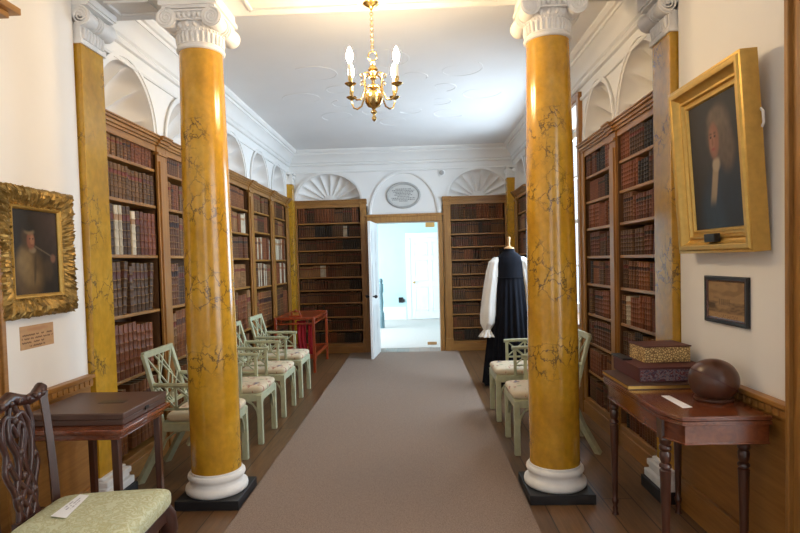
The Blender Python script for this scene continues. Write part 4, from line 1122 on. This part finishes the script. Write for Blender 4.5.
MB().box(.272, .278, -.02, .02, .022, .042).build('lock', IRON, t, bevel=.001)

# ------------------------------------------------------------------ right foreground: card table and what lies on it
t = thing('card_table', 'mahogany folded card table with canted corner and turned legs, right wall', 'table', (1.33, 2.975, 0))
X0, X1, Y0, Y1 = -.235, .205, -.50, .50
def oct_(d, k=.05, j=.11): return [(X0+d, Y0+d+j), (X0+d+k, Y0+d), (X1, Y0+d), (X1, Y1-d), (X0+d+k, Y1-d), (X0+d, Y1-d-j)]
ZM = lambda a, b_, d: (a, b_, d)
for nm, z0, z1 in (('lower_leaf', .790, .8085), ('upper_leaf', .8105, .830)):
    m = MB(); 
    m.prism(oct_(.004), ZM, z0, z1)
    for q in range(2): zz = z0+(z1-z0)*(.28+.44*q); m.prism(oct_(0), ZM, zz-.003, zz+.003)
    m.build(nm, MAHOR, t, bevel=.0015)
m = MB(); m.prism(oct_(.022), ZM, .705, .790); m.prism(oct_(.017), ZM, .700, .709); m.build('apron', MAHOR, t, bevel=.002)
lg = [(.020, .0), (.014, .02), (.016, .04), (.012, .055), (.019, .075), (.020, .09), (.014, .10), (.0165, .14), (.024, .50), (.026, .54), (.018, .548), (.027, .556), (.027, .566), (.018, .575), (.024, .59), (.026, .62), (.020, .632), (.027, .64), (.027, .655), (.021, .662), (.026, .67), (.026, .70)]
for x, y in ((-.195, -.35), (.165, -.35), (-.18, .375), (.195, .38)):
    q = MB().lathe(lg, 18, (x, y, 0)); q.box(x-.027, x+.027, y-.027, y+.027, .69, .79); q.build('leg', MAHOZ, t, smooth=45)
def slab(name, label, cat, pts, z0, z1, mat, **k):
    m = MB().prism(pts, ZM, z0, z1); return m
t = thing('folio', 'large flat brown folio with gilt edge under the stacked boxes', 'book', (1.32, 3.21, .8305))
m = MB(); m.box(-.215, .20, -.21, .21, 0, .004); m.box(-.215, .20, -.21, .21, .020, .0245); m.build('cover', BOXBR, t, bevel=.001)
MB().box(-.212, .197, -.207, .207, .004, .020).build('gilt_edge', GILT, t)
t = thing('box', 'burgundy cloth box with marbled paper end, lying on the gilt folio', 'box', (1.375, 3.255, .8555))
MB().box(-.185, .185, -.19, .21, 0, .072).build('body', BURG, t, bevel=.003)
MB().box(-.178, .178, -.1925, -.188, .006, .068).build('paper_panel', MARB2, t)
MB().box(-.187, .187, -.19, .212, .0725, .079).build('lid', BURG, t, bevel=.002)
t = thing('box', 'smaller cream marbled paper box on top of the burgundy box', 'box', (1.402, 3.31, .935), .06)
MB().box(-.132, .132, -.10, .10, 0, .086).build('body', MARB1, t, bevel=.003)
MB().box(-.136, .136, -.104, .104, .0862, .094).build('lid', plain('brown_lid', (.10, .030, .022), .5), t, bevel=.002)
m = MB().box(-.028, .028, -.10, .10, 0, .010); o = m.build('case', BLACK, loc=(1.215, 3.40, .935), bevel=.002); tag(o, 'thin black object lying on the burgundy box behind the cream box', 'case')
t = thing('leather_ball', 'large round brown leather ball with a flattened foot on the card table', 'ball', (1.435, 2.77, .8305))
MB().lathe([(.02, 0), (.082, 0), (.088, .006), (.088, .014), (.080, .018), (.04, .02)], 40).build('foot', LEATH, t)
pr = []
for i in range(25):
    a = -pi/2*.66 + (pi/2+pi/2*.66)*i/24; pr.append((max(.001, .113*cos(a)**.92 if cos(a) > 0 else .001), .098 + .103*sin(a)))
pr = [(.02, pr[0][1])] + pr
MB().lathe(pr, 56).build('ball', LEATH, t, smooth=60)
MB().tube([(.112*cos(2*pi*i/48), .112*sin(2*pi*i/48)*1.0, .098+.0*i) for i in range(48)], .0022, 6, True).xf(Matrix.Translation((0, 0, .098)) @ Matrix.Rotation(.5, 4, 'Y') @ Matrix.Translation((0, 0, -.098))).build('seam', BURG, t)
card('notice_card', 'white printed card lying on the card table before the ball', [(1.222, 2.865), (1.262, 2.865), (1.27, 2.64), (1.22, 2.63)], .8312, [])

# ------------------------------------------------------------------ landing furniture
t = thing('balustrade', 'blue grey stair newel and rail seen through the open doorway', 'balustrade', (-.86, 13.0, 0))
MB().lathe([(.06, 0), (.06, .35), (.045, .37), (.035, .42), (.05, .60), (.035, .80), (.05, .84), (.055, .86), (.055, 1.02), (.03, 1.04), (.045, 1.09), (.04, 1.13), (.01, 1.16)], 20).build('newel_post', BLUEG, t)
MB().bar((-1.6, 0, .92), (0, 0, .92), .06, .05).build('handrail', BLUEG, t, bevel=.01)
for i in range(1, 9): MB().lathe([(.02, 0), (.02, .1), (.028, .3), (.014, .6), (.02, .9)], 10, (-.18*i, 0, 0)).build('baluster', BLUEG, t)
m = MB().box(0, .17, 0, .04, 0, .085).box(.03, .036, .015, .021, .08, .80).box(.134, .14, .015, .021, .08, .80); o = m.build('hanging_sign', AMBER, loc=(.165, 10.4, 2.165), bevel=.002); tag(o, 'small amber plate hanging beyond the doorway at its top right', 'sign')
o = MB().box(0, .17, 0, .05, 0, .05).build('door_stop', LWOOD, loc=(.15, 10.25, .001), bevel=.004); tag(o, 'small wooden block on the landing floor by the right door post', 'doorstop')
o = MB().box(-.06, .06, -.03, 0, -.07, .07).box(.03, .10, -.06, -.01, -.05, .02).build('wall_socket', IRON, loc=(-.46, 14.80, .52), bevel=.006); tag(o, 'small dark fitting low on the turquoise wall beyond the doorway', 'socket')

# ------------------------------------------------------------------ daylight and render settings
def area(name, loc, target, sx, sy, power, col):
    l = bpy.data.lights.new(name, 'AREA'); l.shape = 'RECTANGLE'; l.size = sx; l.size_y = sy; l.energy = power; l.color = col
    o = bpy.data.objects.new(name, l); C.objects.link(o); o.location = loc
    o.rotation_euler = (Vector(target)-Vector(loc)).to_track_quat('-Z', 'Y').to_euler(); return o
COOL = (.80, .91, 1.0)
area('daylight_window', (2.35, 6.97, 2.1), (0, 6.97, 1.3), 2.3, 2.3, 290, (.66, .84, 1.0))
area('daylight_window', (2.35, 1.02, 1.9), (-2, 1.3, 1.2), 2.5, 2.7, 92, (1.0, .98, .95))
area('daylight_window', (-.4, -3.4, 1.9), (-.4, 0, 1.4), 1.8, 2.5, 18, (1.0, .98, .95))
area('daylight_window', (-3.75, 12.1, 1.9), (0, 12.1, 1.0), 2.8, 2.0, 400, COOL)
w = bpy.data.worlds.new('world'); sc.world = w; w.use_nodes = True
bg = w.node_tree.nodes['Background']; bg.inputs['Color'].default_value = (.80, .90, 1.0, 1); bg.inputs['Strength'].default_value = 1.6
sc.view_settings.view_transform = 'Standard'; sc.view_settings.look = 'None'; sc.view_settings.exposure = 0; sc.view_settings.gamma = 1
sc.cycles.use_denoising = True; sc.cycles.max_bounces = 10; sc.cycles.diffuse_bounces = 6; sc.cycles.glossy_bounces = 4; sc.cycles.sample_clamp_indirect = 6
sc.cycles.transparent_max_bounces = 12
